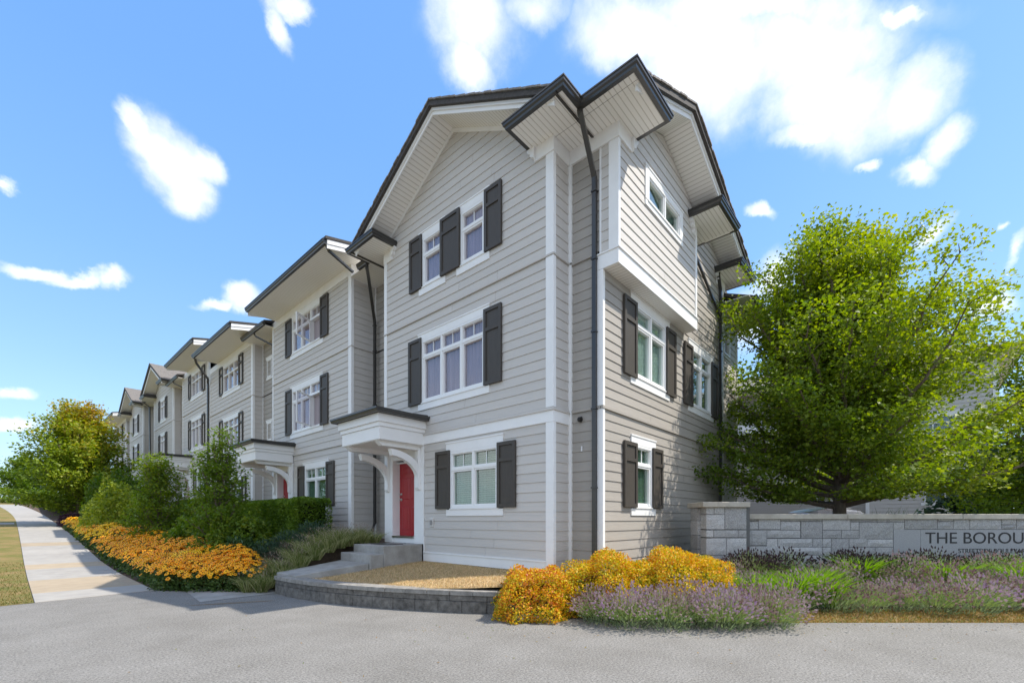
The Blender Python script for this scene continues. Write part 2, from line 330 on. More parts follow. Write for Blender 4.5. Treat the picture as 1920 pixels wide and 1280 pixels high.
class Pl:
    """a wall plane: 'x' faces -X at x=pos (u runs along Y); 'y' faces -Y at y=pos (u runs along X)"""
    def __init__(s, ax, pos): s.ax = ax; s.pos = pos
    def p(s, u, d, z): return (s.pos - d, u, z) if s.ax == 'x' else (u, s.pos - d, z)
    def box(s, mb, u0, u1, z0, z1, d0, d1):
        a = s.p(u0, d0, z0); b = s.p(u1, d1, z1); mb.box(a[0], b[0], a[1], b[1], a[2], b[2]); return mb
    def poly(s, mb, pts, d0, d1):
        mb.prism([s.p(u, d0, z) for u, z in pts], [s.p(u, d1, z) for u, z in pts]); return mb
def cutspans(spans, a, b):
    out = []
    for s0, s1 in spans:
        if b <= s0 or a >= s1: out.append((s0, s1)); continue
        if a > s0 + .01: out.append((s0, a))
        if b < s1 - .01: out.append((b, s1))
    return out
def siding(par, pl, u0, u1, z0, z1, expo, m, holes=(), lim=None, joined=False, joints=True, t=.02):
    """lap siding row by row; lim(z) -> (umin,umax) for gables; each board its own object unless joined"""
    n = max(1, round((z1 - z0) / expo)); h = (z1 - z0) / n
    allmb = MB(); cnt = 0
    for k in range(n):
        a, b = z0 + k * h, z0 + (k + 1) * h
        zs = sorted({a, b} | {q for hh in holes for q in (hh[2], hh[3]) if a + .012 < q < b - .012})
        groups = []    # list of (mb, spans of last slab)
        for s0, s1 in zip(zs, zs[1:]):
            mid = (s0 + s1) / 2; spans = [(u0, u1)]
            for (h0, h1, hz0, hz1) in holes:
                if hz0 < mid < hz1: spans = cutspans(spans, h0, h1)
            new = []
            for (c0, c1) in spans:
                if lim:
                    l0, l1 = lim(s0); m0, m1 = lim(s1)
                    p = [max(c0, l0), min(c1, l1), max(c0, m0), min(c1, m1)]
                    if p[1] - p[0] < .05: continue
                    if p[3] < p[2]: p[2] = p[3] = (p[2] + p[3]) / 2
                else: p = [c0, c1, c0, c1]
                def th(z): return t - (t - .005) * (z - a) / h
                q = (p, s0, s1, th(s0), th(s1))
                hit = None
                for gq in groups:
                    if any(not (c1 <= w[0][0] or c0 >= w[0][1]) for w in gq if abs(w[2] - s0) < 1e-6): hit = gq; break
                (hit if hit is not None else new).append(q) if hit is not None else new.append([q])
            groups += new
        for gq in groups:
            pieces = [gq]
            if len(gq) == 1 and joints and not joined:
                p, s0, s1, t0, t1 = gq[0]
                if p[1] - p[0] > 3.7:
                    c = random.uniform(p[0] + 1.2, p[1] - 1.2)
                    pieces = [[([p[0], c - .003, p[2], c - .003], s0, s1, t0, t1)], [([c + .003, p[1], c + .003, p[3]], s0, s1, t0, t1)]]
            for pc in pieces:
                mb = allmb if joined else MB()
                for (p, s0, s1, t0, t1) in pc:
                    s1b = s1 - .001
                    mb.hexa([pl.p(p[0], 0, s0), pl.p(p[1], 0, s0), pl.p(p[1], t0, s0), pl.p(p[0], t0, s0),
                             pl.p(p[2], 0, s1b), pl.p(p[3], 0, s1b), pl.p(p[3], t1, s1b), pl.p(p[2], t1, s1b)])
                cnt += 1
                if not joined: mb.build('siding_board', m, par)
    if joined and allmb.v: allmb.build('siding', m, par, kind='stuff')
    return cnt

def window(par, pl, u0, u1, z0, z1, cols=1, transom=.28, muntin=True, glass=GLASS, back=CURT, head=(.2, .13), sill=(.19, .13), lab=None, blinds=False, opened=None, rich=True, pic=True):
    """frame with sashes, panes, transom lights, head and sill boards and what hangs behind the glass"""
    f = MB(); fw = .05
    for (a, b, c, d) in ((u0, u0 + fw, z0, z1), (u1 - fw, u1, z0, z1), (u0 + fw, u1 - fw, z0, z0 + fw), (u0 + fw, u1 - fw, z1 - fw, z1)):
        pl.box(f, a, b, c, d, -.13, .034)
    w = f.build('window', WHT2, par)
    if lab: w['label'] = lab
    iu0, iu1, iz0, iz1 = u0 + fw, u1 - fw, z0 + fw, z1 - fw
    cw = (iu1 - iu0) / cols; zt = iz1 - transom if transom else iz1
    mm = MB()
    for k in range(1, cols): pl.box(mm, iu0 + k * cw - .025, iu0 + k * cw + .025, iz0, iz1, -.10, .028)
    if transom:
        for k in range(cols):
            a = iu0 + k * cw + (.0255 if k else 0); b = iu0 + (k + 1) * cw - (.0255 if k < cols - 1 else 0)
            pl.box(mm, a, b, zt - .03, zt + .03, -.10, .026)
    if mm.v: mm.build('mullion', WHT2, w)
    for k in range(cols):
        a = iu0 + k * cw + (.026 if k else .001); b = iu0 + (k + 1) * cw - (.026 if k < cols - 1 else .001)
        sec = [(iz0, zt - (.031 if transom else .001))] + ([(zt + .031, iz1)] if transom else [])
        for j, (c, d) in enumerate(sec):
            if opened is not None and k == opened and j == 0:
                # casement swung outwards on its outer stile
                hinge = b if True else a; L = b - a; ang = R(62)
                sm = MB(); gm = MB()
                def pt(t_, n_, z_):   # t along sash from hinge, n thickness
                    uu = hinge - t_ * math.cos(ang) - n_ * math.sin(ang); dd = .03 + t_ * math.sin(ang) - n_ * math.cos(ang)
                    return pl.p(uu, dd, z_)
                def bar(mb, t0, t1, y0, y1, n0=-.018, n1=.018):
                    mb.hexa([pt(t0, n0, y0), pt(t1, n0, y0), pt(t1, n1, y0), pt(t0, n1, y0), pt(t0, n0, y1), pt(t1, n0, y1), pt(t1, n1, y1), pt(t0, n1, y1)])
                bar(sm, 0, .045, c, d); bar(sm, L - .045, L, c, d); bar(sm, .045, L - .045, c, c + .045); bar(sm, .045, L - .045, d - .045, d)
                sm.build('sash', WHT2, w, label='casement sash standing open'); bar(gm, .045, L - .045, c + .045, d - .045, -.003, .003)
                gm.build('pane', GLASS, w)
                continue
            sw = .038 if j == 0 else .022
            if rich:
                sm = MB()
                for (p, q, r_, t_) in ((a, a + sw, c, d), (b - sw, b, c, d), (a + sw, b - sw, c, c + sw), (a + sw, b - sw, d - sw, d)): pl.box(sm, p, q, r_, t_, -.075, .012)
                sm.build('sash', WHT2, w)
            gm = MB(); e = sw if rich else 0
            pl.box(gm, a + e, b - e, c + e, d - e, -.045, -.039)
            gm.build('pane', glass, w)
            if j == 1 and muntin:
                mu = MB(); mid = (a + b) / 2; pl.box(mu, mid - .009, mid + .009, c + e, d - e, -.038, -.024); mu.build('muntin', WHT2, w)
    bk = MB()
    if blinds:
        n = int((iz1 - iz0) / .05)
        for k in range(n):
            zz = iz0 + .01 + k * .05
            bk.hexa([pl.p(iu0, -.115, zz), pl.p(iu1, -.115, zz), pl.p(iu1, -.09, zz + .018), pl.p(iu0, -.09, zz + .018), pl.p(iu0, -.115, zz + .004), pl.p(iu1, -.115, zz + .004), pl.p(iu1, -.09, zz + .022), pl.p(iu0, -.09, zz + .022)])
        bk.build('blind', BLIND, w); bk = MB(); pl.box(bk, iu0, iu1, iz0, iz1, -.135, -.131); bk.build('room_shade', DRAPE, w)
    else:
        # pleated drape
        n = max(6, int((iu1 - iu0) / .06)); A = []; B = []
        for k in range(n + 1):
            u = iu0 + (iu1 - iu0) * k / n; d = -.1 + (.012 if k % 2 else -.012); A.append(pl.p(u, d, iz0)); B.append(pl.p(u, d, iz1))
        i = 0; bk.v = A + B; bk.f = [(k, k + 1, n + 2 + k, n + 1 + k) for k in range(n)]
        bk.build('drape', back, w)
    if head:
        hb = MB(); pl.box(hb, u0 - head[1], u1 + head[1], z1 + .002, z1 + head[0] - .03, 0, .036); pl.box(hb, u0 - head[1] - .015, u1 + head[1] + .015, z1 + head[0] - .03, z1 + head[0], 0, .05)
        hb.build('window_head', WHT, w)
    if sill:
        sb = MB(); pl.box(sb, u0 - sill[1], u1 + sill[1], z0 - sill[0], z0 - .028, 0, .036); pl.box(sb, u0 - .02, u1 + .02, z0 - .028, z0 - .002, 0, .055)
        sb.build('window_sill', WHT, w)
    return w
def whole(u0, u1, z0, z1, hs=.13, t=.2, b=.19):
    """openings in the siding for a window: the frame and its head and sill boards"""
    return [(u0, u1, z0, z1), (u0 - hs, u1 + hs, z1, z1 + t), (u0 - hs, u1 + hs, z0 - b, z0)]
def shutter(par, pl, u0, u1, z0, z1, d=.022, parts=True):
    s = MB(); t = d + .05; w = .075; zr = z0 + (z1 - z0) * .70
    for (a, b, c, e) in ((u0, u0 + w, z0, z1), (u1 - w, u1, z0, z1), (u0 + w, u1 - w, z0, z0 + w), (u0 + w, u1 - w, z1 - w, z1), (u0 + w, u1 - w, zr, zr + w)): pl.box(s, a, b, c, e, d, t)
    o = s.build('shutter', SHUT, par)
    if parts:
        for c, e in ((z0 + w, zr), (zr + w, z1 - w)):
            q = MB(); pl.box(q, u0 + w - .001, u1 - w + .001, c - .001, e + .001, d + .004, d + .024); q.build('panel', SHUT, o)
    return o
def mitre(path, off):
    """offset an open polyline to its left by off with mitred corners"""
    out = []; n = len(path)
    for k in range(n):
        p = Vector(path[k][:2])
        def nrm(a, b):
            d = (Vector(b[:2]) - Vector(a[:2])).normalized(); return Vector((-d.y, d.x))
        if k == 0: m_ = nrm(path[0], path[1]); s_ = 1
        elif k == n - 1: m_ = nrm(path[-2], path[-1]); s_ = 1
        else:
            a, b = nrm(path[k - 1], path[k]), nrm(path[k], path[k + 1]); m_ = (a + b).normalized(); s_ = 1 / max(.3, m_.dot(a))
        out.append(p + m_ * off * s_)
    return out
GPROF = [(0, 0), (.075, 0), (.085, .035), (.11, .06), (.115, .105), (.128, .108), (.128, .132), (.105, .132), (.1, .118), (0, .118)]
def gutter(par, path, z, side=1, prof=GPROF, name='gutter', m=GUT):
    rows = [[(q.x, q.y, z + pz) for q in mitre(path, side * off)] for off, pz in prof]
    mb = MB(); n = len(path); k = len(prof)
    for r in rows: mb.v += r
    for j in range(k):
        j2 = (j + 1) % k
        for i in range(n - 1): mb.f.append((j * n + i, j * n + i + 1, j2 * n + i + 1, j2 * n + i))
    mb.f.append(tuple(j * n for j in range(k))); mb.f.append(tuple(j * n + n - 1 for j in reversed(range(k))))
    return mb.build(name, m, par)
def soffit(par, poly, z, t=.02, uvaxis=1):
    mb = MB(); mb.prism([(x, y, z) for x, y in poly], [(x, y, z + t) for x, y in poly])
    return mb.build('soffit', SOFF, par, uvaxis=uvaxis)
def rect_tube(mb, pts, a, b):
    """downspout: rectangular section swept along points, a across, b deep"""
    pts = [Vector(p) for p in pts]; rings = []
    for k, p in enumerate(pts):
        d = (pts[min(k + 1, len(pts) - 1)] - pts[max(k - 1, 0)]).normalized()
        s = Vector((-d.y, d.x, 0)); s = s.normalized() if s.length > .12 else rect_tube.side
        w = d.cross(s).normalized(); i = len(mb.v); rings.append(i)
        for (m1, m2) in ((-1, -1), (1, -1), (1, 1), (-1, 1)): mb.v.append(tuple(p + s * a * m1 / 2 + w * b * m2 / 2))
    for r0, r1 in zip(rings, rings[1:]):
        for j in range(4): mb.f.append((r0 + j, r0 + (j + 1) % 4, r1 + (j + 1) % 4, r1 + j))
    mb.f.append(tuple(rings[0] + j for j in range(4))); mb.f.append(tuple(rings[-1] + j for j in reversed(range(4))))
    return mb
rect_tube.side = Vector((0, 1, 0))
def gable_roof(par, pl, uL, uA, uR, zA, pL, pR, d0, d1, t=.14, course=.15):
    """roof slab over a gable and its shingle courses; d1 outer depth"""
    zL = zA - pL * (uA - uL); zR = zA - pR * (uR - uA)
    mb = MB(); pl.poly(mb, [(uL, zL - t), (uL, zL - .03), (uA, zA - .03), (uR, zR - .03), (uR, zR - t), (uA, zA - t)], d0, d1 - .03)
    mb.build('roof', SHEDGE, par)
    sh = MB()
    for (e, pz, sgn) in ((uL, pL, 1), (uR, pR, -1)):
        L = abs(uA - e); n = int(L / course); st = L / n
        for k in range(n):
            a = e + sgn * k * st; b = e + sgn * (k + 1.25) * st
            if (b - uA) * sgn > 0: b = uA
            za = zA - pz * abs(uA - a); zb = zA - pz * abs(uA - b); dd = d1 + random.uniform(-.012, .012)
            pl.poly(sh, [(a, za - .028), (a, za + .012), (b, zb + .002), (b, zb - .028)], d0, dd)
    sh.build('shingles', SHING, par, kind='stuff')

def porch(par, y0, y1, dz, xf=5.72, xw=7.02, number=None):
    """bracketed white canopy over a red door set between wide jambs; y0..y1 along the street front"""
    c = MB(); zb, zt = 3.48 + dz, 4.02 + dz
    c.box(xf, xw, y0, y1, zb, zb + .30); body = c.build('porch_canopy', WHT, par, bevel=.004)
    m1 = MB(); m1.box(xf - .03, xw, y0 - .03, y1 + .03, zb + .302, zb + .40); m1.build('frieze_board', WHT, body)
    m2 = MB(); m2.box(xf - .07, xw, y0 - .07, y1 + .07, zb + .402, zb + .585); m2.build('frieze_board', WHT, body)
    r = MB(); e = .2
    r.hexa([(xf - e, y0 - e, zt + .05), (xw + .0, y0 - e, zt + .05), (xw, y1 + e, zt + .05), (xf - e, y1 + e, zt + .05),
            (xf - e + .05, y0 - e + .05, zt + .12), (xw, y0 - e + .05, zt + .2), (xw, y1 + e - .05, zt + .2), (xf - e + .05, y1 + e - .05, zt + .12)])
    r.build('canopy_roof', SHEDGE, body)
    gutter(body, [(xw, y1 + e - .06), (xf - e + .07, y1 + e - .06), (xf - e + .07, y0 - e + .06), (xw, y0 - e + .06)], zt + .045, -1, [(0, 0), (.06, 0), (.075, .05), (.09, .06), (.09, .105), (0, .1)], 'canopy_gutter')
    # doorway
    dy0, dy1 = y0 + .40, y1 - .36; zs = 1.17 + dz; zd = 3.13 + dz
    j = MB(); j.box(xw - .035, xw + .12, y0, dy0, .98 + dz, zb - .001); j.box(xw - .035, xw + .12, dy1, y1 + .02, .98 + dz, zb - .001)
    j.box(xw - .02, xw + .12, dy0, dy1, zd + .07, zb - .001); j.box(xw - .02, xw + .2, dy0, dy1, .98 + dz, zs - .05)
    j.build('door_surround', WHT, par, bevel=.004)
    k = MB(); k.box(xw + .121, xw + .33, dy0 - .03, dy0, zs - .05, zd + .07); k.box(xw + .121, xw + .33, dy1, dy1 + .03, zs - .05, zd + .07); k.box(xw + .121, xw + .33, dy0, dy1, zd, zd + .03)
    fr = k.build('door_frame', WHT2, par)
    th = MB(); th.box(xw - .06, xw + .3, dy0, dy1, zs - .049, zs - .005); th.build('threshold', STEEL, fr)
    d = MB(); xd = xw + .2; d.box(xd, xd + .045, dy0 + .004, dy1 - .004, zs, zd - .004)
    door = d.build('door', RED, par)
    W_ = dy1 - dy0
    for (a, b) in ((.12, .45), (.55, .88)):
        for (c0, c1) in ((.08, .40), (.50, .80), (.85, .95)):
            pz0, pz1 = zs + c0 * (zd - zs), zs + c1 * (zd - zs); u0, u1 = dy0 + a * W_, dy0 + b * W_
            q = MB(); q.hexa([(xd - .001, u0, pz0), (xd - .001, u1, pz0), (xd - .012, u1 - .03, pz0 + .03), (xd - .012, u0 + .03, pz0 + .03), (xd - .001, u0, pz1), (xd - .001, u1, pz1), (xd - .012, u1 - .03, pz1 - .03), (xd - .012, u0 + .03, pz1 - .03)])
            q.build('door_panel', RED, door)
    for zz, rr in ((zs + .98, .032), (zs + 1.13, .028)):
        q = MB(); q.tube([(xd, dy1 - .09, zz), (xd - .015, dy1 - .09, zz), (xd - .016, dy1 - .09, zz), (xd - .05, dy1 - .09, zz), (xd - .065, dy1 - .09, zz)], [rr + .008, rr + .008, .012, rr, rr * .6], 12)
        q.build('door_handle', STEEL, door, smooth=True)
    # the two curved brackets
    for yc in (y0 + .2, y1 - .16):
        b = MB(); w = .075
        b.box(xf + .15, xw - .036, yc - w, yc + w, zb - .12, zb - .001)                     # beam under the canopy
        b.prism([(xf + .15, yc - w, zb - .001), (xf + .15, yc - w, zb - .12), (xf + .02, yc - w, zb - .001)], [(xf + .15, yc + w, zb - .001), (xf + .15, yc + w, zb - .12), (xf + .02, yc + w, zb - .001)])
        b.prism([(xw - .11, yc - w, zb - .121), (xw - .036, yc - w, zb - .121), (xw - .036, yc - w, zb - 1.12), (xw - .08, yc - w, zb - 1.12), (xw - .11, yc - w, zb - 1.06), (xw - .11, yc - w, zb - .9)],
                [(xw - .11, yc + w, zb - .121), (xw - .036, yc + w, zb - .121), (xw - .036, yc + w, zb - 1.12), (xw - .08, yc + w, zb - 1.12), (xw - .11, yc + w, zb - 1.06), (xw - .11, yc + w, zb - .9)])
        b2 = MB(); n = 12; cx, cz = xf + .36, zb - .86; r0, r1 = .68, .86; s_ = w - .012
        sx = (xw - .11 - cx) / r0
        inn = [(cx + sx * r0 * math.sin(t), cz + .80 * r0 * math.cos(t)) for t in [R(6 + 84 * q / n) for q in range(n + 1)]]
        out = [(cx + sx * r1 * math.sin(t) * .985, cz + .80 * r1 * math.cos(t) + .01) for t in [R(2 + 84 * q / n) for q in range(n + 1)]]
        for q in range(n):
            P = [inn[q], inn[q + 1], out[q + 1], out[q]]
            P = [(min(a, xw - .111), min(c_, zb - .122)) for a, c_ in P]
            b2.hexa([(a, yc - s_, c_) for a, c_ in P] + [(a, yc + s_, c_) for a, c_ in P])
        o = b.build('bracket', WHT, par, bevel=.003); b2.build('bracket_arm', WHT, o)
    # boarded ceiling
    soffit(par, [(xf + .02, y0 + .02), (xw - .04, y0 + .02), (xw - .04, y1 - .02), (xf + .02, y1 - .02)], zb - .014, .012, 1)
    return door

def text_obj(name, txt, m, parent, loc, rotz, size, depth=.004, tilt=90, font_offset=0):
    cu = bpy.data.curves.new(name, 'FONT'); cu.body = txt; cu.size = size; cu.extrude = depth; cu.offset = font_offset
    tmp = bpy.data.objects.new('tmp_text', cu); C.objects.link(tmp)
    dg = bpy.context.evaluated_depsgraph_get(); me = bpy.data.meshes.new_from_object(tmp.evaluated_get(dg))
    bpy.data.objects.remove(tmp); me.materials.clear(); me.materials.append(m)
    o = bpy.data.objects.new(name, me); C.objects.link(o); off = origin(parent) if parent else Vector((0, 0, 0))
    o.location = Vector(loc) - off; o.rotation_euler = (R(tilt), 0, rotz)
    if parent: o.parent = parent
    return o

# ------------------------------------------------------------------ ground levels
def lerp(t, pts):
    if t <= pts[0][0]: return pts[0][1]
    for (a, b), (c, d) in zip(pts, pts[1:]):
        if t <= c: return b + (d - b) * (t - a) / (c - a)
    return pts[-1][1]
def sm(t): t = max(0, min(1, t)); return t * t * (3 - 2 * t)
def path_z(y): return lerp(y, [(0, 0), (18, .0), (22, .12), (28, .5), (35, .88), (49, 1.5), (60, 2.2), (75, 3.2), (110, 5), (400, 9)])
def house_z(y): return lerp(y, [(4, .52), (9.2, .56), (10.8, .92), (13, 1.08), (20, 1.2), (27, 1.4), (30, 2.0), (60, 3.0), (75, 3.6), (110, 5.2), (400, 9)])
def ground_z(x, y):
    D = x * FW.x + y * FW.y
    if y > 10.9 or (y > 9 and x > 7):
        p = path_z(y); z = p + (max(house_z(y), p) - p) * sm((x - 3.3) / 2.6)
        return z - .03
    if D > 7 and x > 6.05:
        z = .42 * sm((D - 7.05) / 2.6)
        if x > 7.2 and y < 9.3: z = max(z, .42 * sm((D - 7.05) / 2.6))
        return z - .02
    return -.03
def path_x(y):      # centre line of the pavement swings left far away
    return 1.25 - .0016 * max(0, y - 46) ** 2

def grid_sheet(name, xs, ys, fz, m, **props):
    vs = [(x, y, fz(x, y)) for y in ys for x in xs]; nx = len(xs)
    fs = [(j * nx + i, j * nx + i + 1, (j + 1) * nx + i + 1, (j + 1) * nx + i) for j in range(len(ys) - 1) for i in range(nx - 1)]
    me = bpy.data.meshes.new(name); me.from_pydata(vs, [], fs); me.materials.append(m)
    me.polygons.foreach_set('use_smooth', [True] * len(fs))
    o = bpy.data.objects.new(name, me); C.objects.link(o)
    for k, v in props.items(): o[k] = v
    return o
def frange(a, b, s): return list(np.arange(a, b, s))
XS = [-600, -300, -120, -60, -30, -15] + frange(-8, 18, .3) + [18, 20, 23, 27, 32, 40, 60, 120, 300, 600]
YS_ = [-600, -300, -120, -60, -30, -15] + frange(-8, 40, .3) + [40, 42, 44, 46, 48, 50, 53, 56, 60, 65, 70, 75, 82, 90, 100, 110, 130, 160, 220, 350, 600]
grid_sheet('ground', XS, YS_, ground_z, SOIL, kind='structure')

def road_mat():
    m = bpy.data.materials.new('light_asphalt'); m.use_nodes = True; g = NT(m.node_tree)
    out = g.n('ShaderNodeOutputMaterial'); p = g.n('ShaderNodeBsdfPrincipled'); g.l(p, out); p.inputs['Roughness'].default_value = .9
    tc = g.n('ShaderNodeTexCoord')
    n1 = g.n('ShaderNodeTexNoise', i_Scale=42.0, i_Detail=5.0, i_Roughness=.85); g.l(tc, n1, 3, 0)
    r1 = g.n('ShaderNodeValToRGB'); g.l(n1, r1)
    r1.color_ramp.elements[0].position = .36; r1.color_ramp.elements[0].color = (.085, .082, .075, 1)
    r1.color_ramp.elements[1].position = .62; r1.color_ramp.elements[1].color = (.335, .32, .295, 1)
    n2 = g.n('ShaderNodeTexNoise', i_Scale=.9, i_Detail=10.0, i_Roughness=.72); g.l(tc, n2, 3, 0)
    r2 = g.n('ShaderNodeValToRGB'); g.l(n2, r2)
    r2.color_ramp.elements[0].position = .32; r2.color_ramp.elements[0].color = (.80, .79, .77, 1)
    r2.color_ramp.elements[1].position = .68; r2.color_ramp.elements[1].color = (1.08, 1.08, 1.08, 1)
    mx = g.n('ShaderNodeMixRGB', blend_type='MULTIPLY'); mx.inputs[0].default_value = 1; g.l(r1, mx, 0, 1); g.l(r2, mx, 0, 2)
    # a few dark specks and tiny stains
    v = g.n('ShaderNodeTexVoronoi', i_Scale=3.2); g.l(tc, v, 3, 0)
    lt = g.math('LESS_THAN', v.outputs['Distance'], .045)
    m2 = g.n('ShaderNodeMixRGB'); g.l(g.math('MULTIPLY', lt, .55), m2); g.l(mx, m2, 0, 1); m2.inputs[2].default_value = (.12, .10, .08, 1)
    g.l(m2, p)
    b = g.n('ShaderNodeBump', i_Strength=.5, i_Distance=.006); g.t.links.new(n1.outputs[0], b.inputs['Height']); g.t.links.new(b.outputs[0], p.inputs['Normal'])
    return m
ROAD = road_mat()
def flat(name, poly, z, m, **props):
    me = bpy.data.meshes.new(name); me.from_pydata([(x, y, z) for x, y in poly], [], [tuple(range(len(poly)))]); me.materials.append(m)
    o = bpy.data.objects.new(name, me); C.objects.link(o)
    for k, v in props.items(): o[k] = v
    return o
# lane edge: verge and pavement end, concrete apron, curved block wall, shrubs, dry strip
e1 = dr(6.98, 2.2); e2 = dr(6.98, 30)
flat('road', [(-60, 12.62), (.3, 12.6), (2.2, 12.82), (2.62, 12.1), (2.5, 10.4), (3.95, 10.7), (4.15, 9.3), (4.4, 8.2), (4.75, 7.3), (5.15, 6.5), (5.6, 5.75), (6.1, 5.4), (6.9, 4.3), e1, e2, (45, -60), (-60, -60)], .0, ROAD, kind='structure')
flat('apron', [(2.46, 10.3), (2.62, 12.1), (3.2, 12.3), (4.1, 11.8), (4.6, 10.9), (4.25, 10.2), (3.8, 10.35)], .006, CONCS, kind='structure')

# pavement slabs: alternately grey and tan
PAVG = mat('pavement_grey', (.39, .37, .335), .85, (.33, .31, .285), 2.4, bump=.2, bscale=90, detail=9, objrand=.06)
PAVT = mat('pavement_tan', (.42, .34, .24), .85, (.36, .29, .205), 2.4, bump=.2, bscale=90, detail=9, objrand=.05)
pv = bpy.data.objects.new('path', None); C.objects.link(pv); pv['kind'] = 'structure'
y = 12.64; k = 0
tan = [0, 1, 1, 0, 0, 1, 0, 0, 0, 0, 1]
while y < 76:
    L = 1.5 if y < 40 else 3.0
    y1 = y + L - .015; c0, c1 = path_x(y), path_x(y1); w = .93
    z0, z1 = path_z(y) + .012, path_z(y1) + .012
    b = MB(); b.hexa([(c0 - w, y, z0 - .08), (c0 + w, y + (.2 if k == 0 else 0), z0 - .08), (c1 + w, y1, z1 - .08), (c1 - w, y1, z1 - .08), (c0 - w, y, z0), (c0 + w, y + (.2 if k == 0 else 0), z0), (c1 + w, y1, z1), (c1 - w, y1, z1)])
    t = tan[k] if k < len(tan) else 0
    o = b.build('slab', PAVT if t else PAVG, pv, bevel=.006)
    if t: o['label'] = 'tan tinted pavement slab'
    y += L; k += 1
b = MB(); b.hexa([(-14, 44.2, path_z(44) + .0), (.2, 44.2, path_z(44)), (.2, 46, path_z(46)), (-14, 46, path_z(46)), (-14, 44.2, path_z(44) + .03), (.2, 44.2, path_z(44) + .03), (.2, 46, path_z(46) + .03), (-14, 46, path_z(46) + .03)])
b.build('crossing_path', PAVG, None, kind='structure')
VERG = mat('verge_turf', (.27, .19, .075), .95, (.15, .15, .03), 1.0, bump=.7, bscale=120, detail=9, ramp=(.4, .6))
grid_sheet('verge', [-90, -50, -25] + frange(-12, .3, .6) + [.31], [12.62] + frange(13, 40, .6) + [40, 44, 48, 52, 58, 64, 72, 80, 100, 140], lambda x, y: path_z(y) + .004 + .02 * mnoise.noise((x * .7, y * .7, 0)) * (1 if x < .2 else 0), VERG, kind='structure')
grid_sheet('far_lawn', [2.3, 4, 8, 15, 40, 90], [52, 58, 64, 72, 80, 100, 140], lambda x, y: max(path_z(y), house_z(y)) + .02, VERG, kind='structure')
DIRT = mat('spilled_grit', (.16, .115, .075), .95, (.25, .2, .14), 30, bump=.5)
# little fan of grit washed over the apron edge
me = MB(); pts = []
for i in range(26):
    a = 2 * math.pi * i / 26; q = 1 + .25 * mnoise.noise((math.cos(a) * 2, math.sin(a) * 2, 3))
    pts.append((2.85 + (.62 * math.cos(a) - .12 * math.sin(a)) * q, 9.75 + (-.30 * math.cos(a) + .13 * math.sin(a)) * q))
flat('grit', pts, .004, DIRT, kind='structure')

# ------------------------------------------------------------------ end townhouse
XA, XR, YSD, YB = 7.02, 7.573, 4.449, 4.12
H1 = root('townhouse', 'large end townhouse with two gables, red front door and overhanging bay on its side', 'townhouse', (9, 8, .5))
PA, PR, PS, PB = Pl('x', XA), Pl('x', XR), Pl('y', YSD), Pl('y', YB)
PN = Pl('y', 5.21)                      # return of the front bay
ZM1, ZM2, ZS = 3.75, 6.72, 9.01
# sheathing behind everything
c = MB()
c.box(XA + .36, 16.0, 5.45, 10.9, .3, 9.3)
c.box(XR + .14, 11.5, YB + .14, YSD + .14, 6.5, 9.0)
c.prism([(XA + .14, 5.3, 9.3), (XA + .14, 10.9, 9.3), (XA + .14, 8.13, 10.7)], [(12, 5.3, 9.3), (12, 10.9, 9.3), (12, 8.13, 10.7)])
c.prism([(7.8, YB + .14, 9.0), (11.4, YB + .14, 9.0), (9.59, YB + .14, 9.85)], [(7.8, 8, 9.0), (11.4, 8, 9.0), (9.59, 8, 9.85)])
c.prism([(7.8, YSD + .14, 9.0), (14.8, YSD + .14, 9.0), (11.2, YSD + .14, 10.3)], [(7.8, 8, 9.0), (14.8, 8, 9.0), (11.2, 8, 10.3)])
c.box(XR + .3, 16.0, YSD + .2, 5.4, .3, 9.2)
c.build('wall', CORE, H1)
f = MB(); f.box(XA + .02, XA + .3, 5.401, 9.28, .3, .56); f.box(XA + .021, XR + .3, 5.23, 5.4, .3, .56); f.box(XR + .02, XR + .3, 4.751, 5.229, .3, .6); f.box(XR + .021, 16.2, YSD + .02, YSD + .3, .2, .62); f.build('foundation', CONC, H1)

# holes and windows, street front
hA = []
WL, WM, WU1, WU2 = (6.66, 8.22, 1.87, 3.20), (7.07, 9.33, 4.57, 6.13), (8.56, 9.30, 7.50, 8.70), (7.07, 7.85, 7.50, 8.70)
hA += whole(*WL, hs=.15, t=.24, b=.18) + whole(*WM, hs=.15) + whole(*WU1, hs=.15) + whole(*WU2, hs=.15)
hA += [(9.24, 11.1, .3, 4.06)]
lo = lambda z: (-9, 99)
siding(H1, PA, 5.37, 10.93, .80, 3.50, .193, SIDL, hA)
siding(H1, PA, 5.37, 10.93, ZM1 + .04, ZM2, .193, SIDL, hA)
limA = lambda z: (8.13 - max(0, 10.84 - z) / .55, 8.13 + max(0, 10.84 - z) / .55)
siding(H1, PA, 5.37, 10.93, ZM2 + .045, 9.30, .193, SIDL, hA)
siding(H1, PA, 5.22, 11.05, 9.30, 10.86, .193, SIDL, [], limA)
window(H1, PA, *WL, cols=2, transom=.36, glass=GLASSG, head=(.24, .15), sill=(.18, .15), blinds=True, lab='ground floor window with pale slatted blinds')
window(H1, PA, *WM, cols=3, transom=.36, head=(.2, .15), sill=(.19, .15), lab='wide three light window, drapes tinted mauve like reflected cloud')
window(H1, PA, *WU1, cols=1, transom=.36, head=(.2, .15), sill=(.19, .15))
window(H1, PA, *WU2, cols=1, transom=.36, head=(.2, .15), sill=(.19, .15))
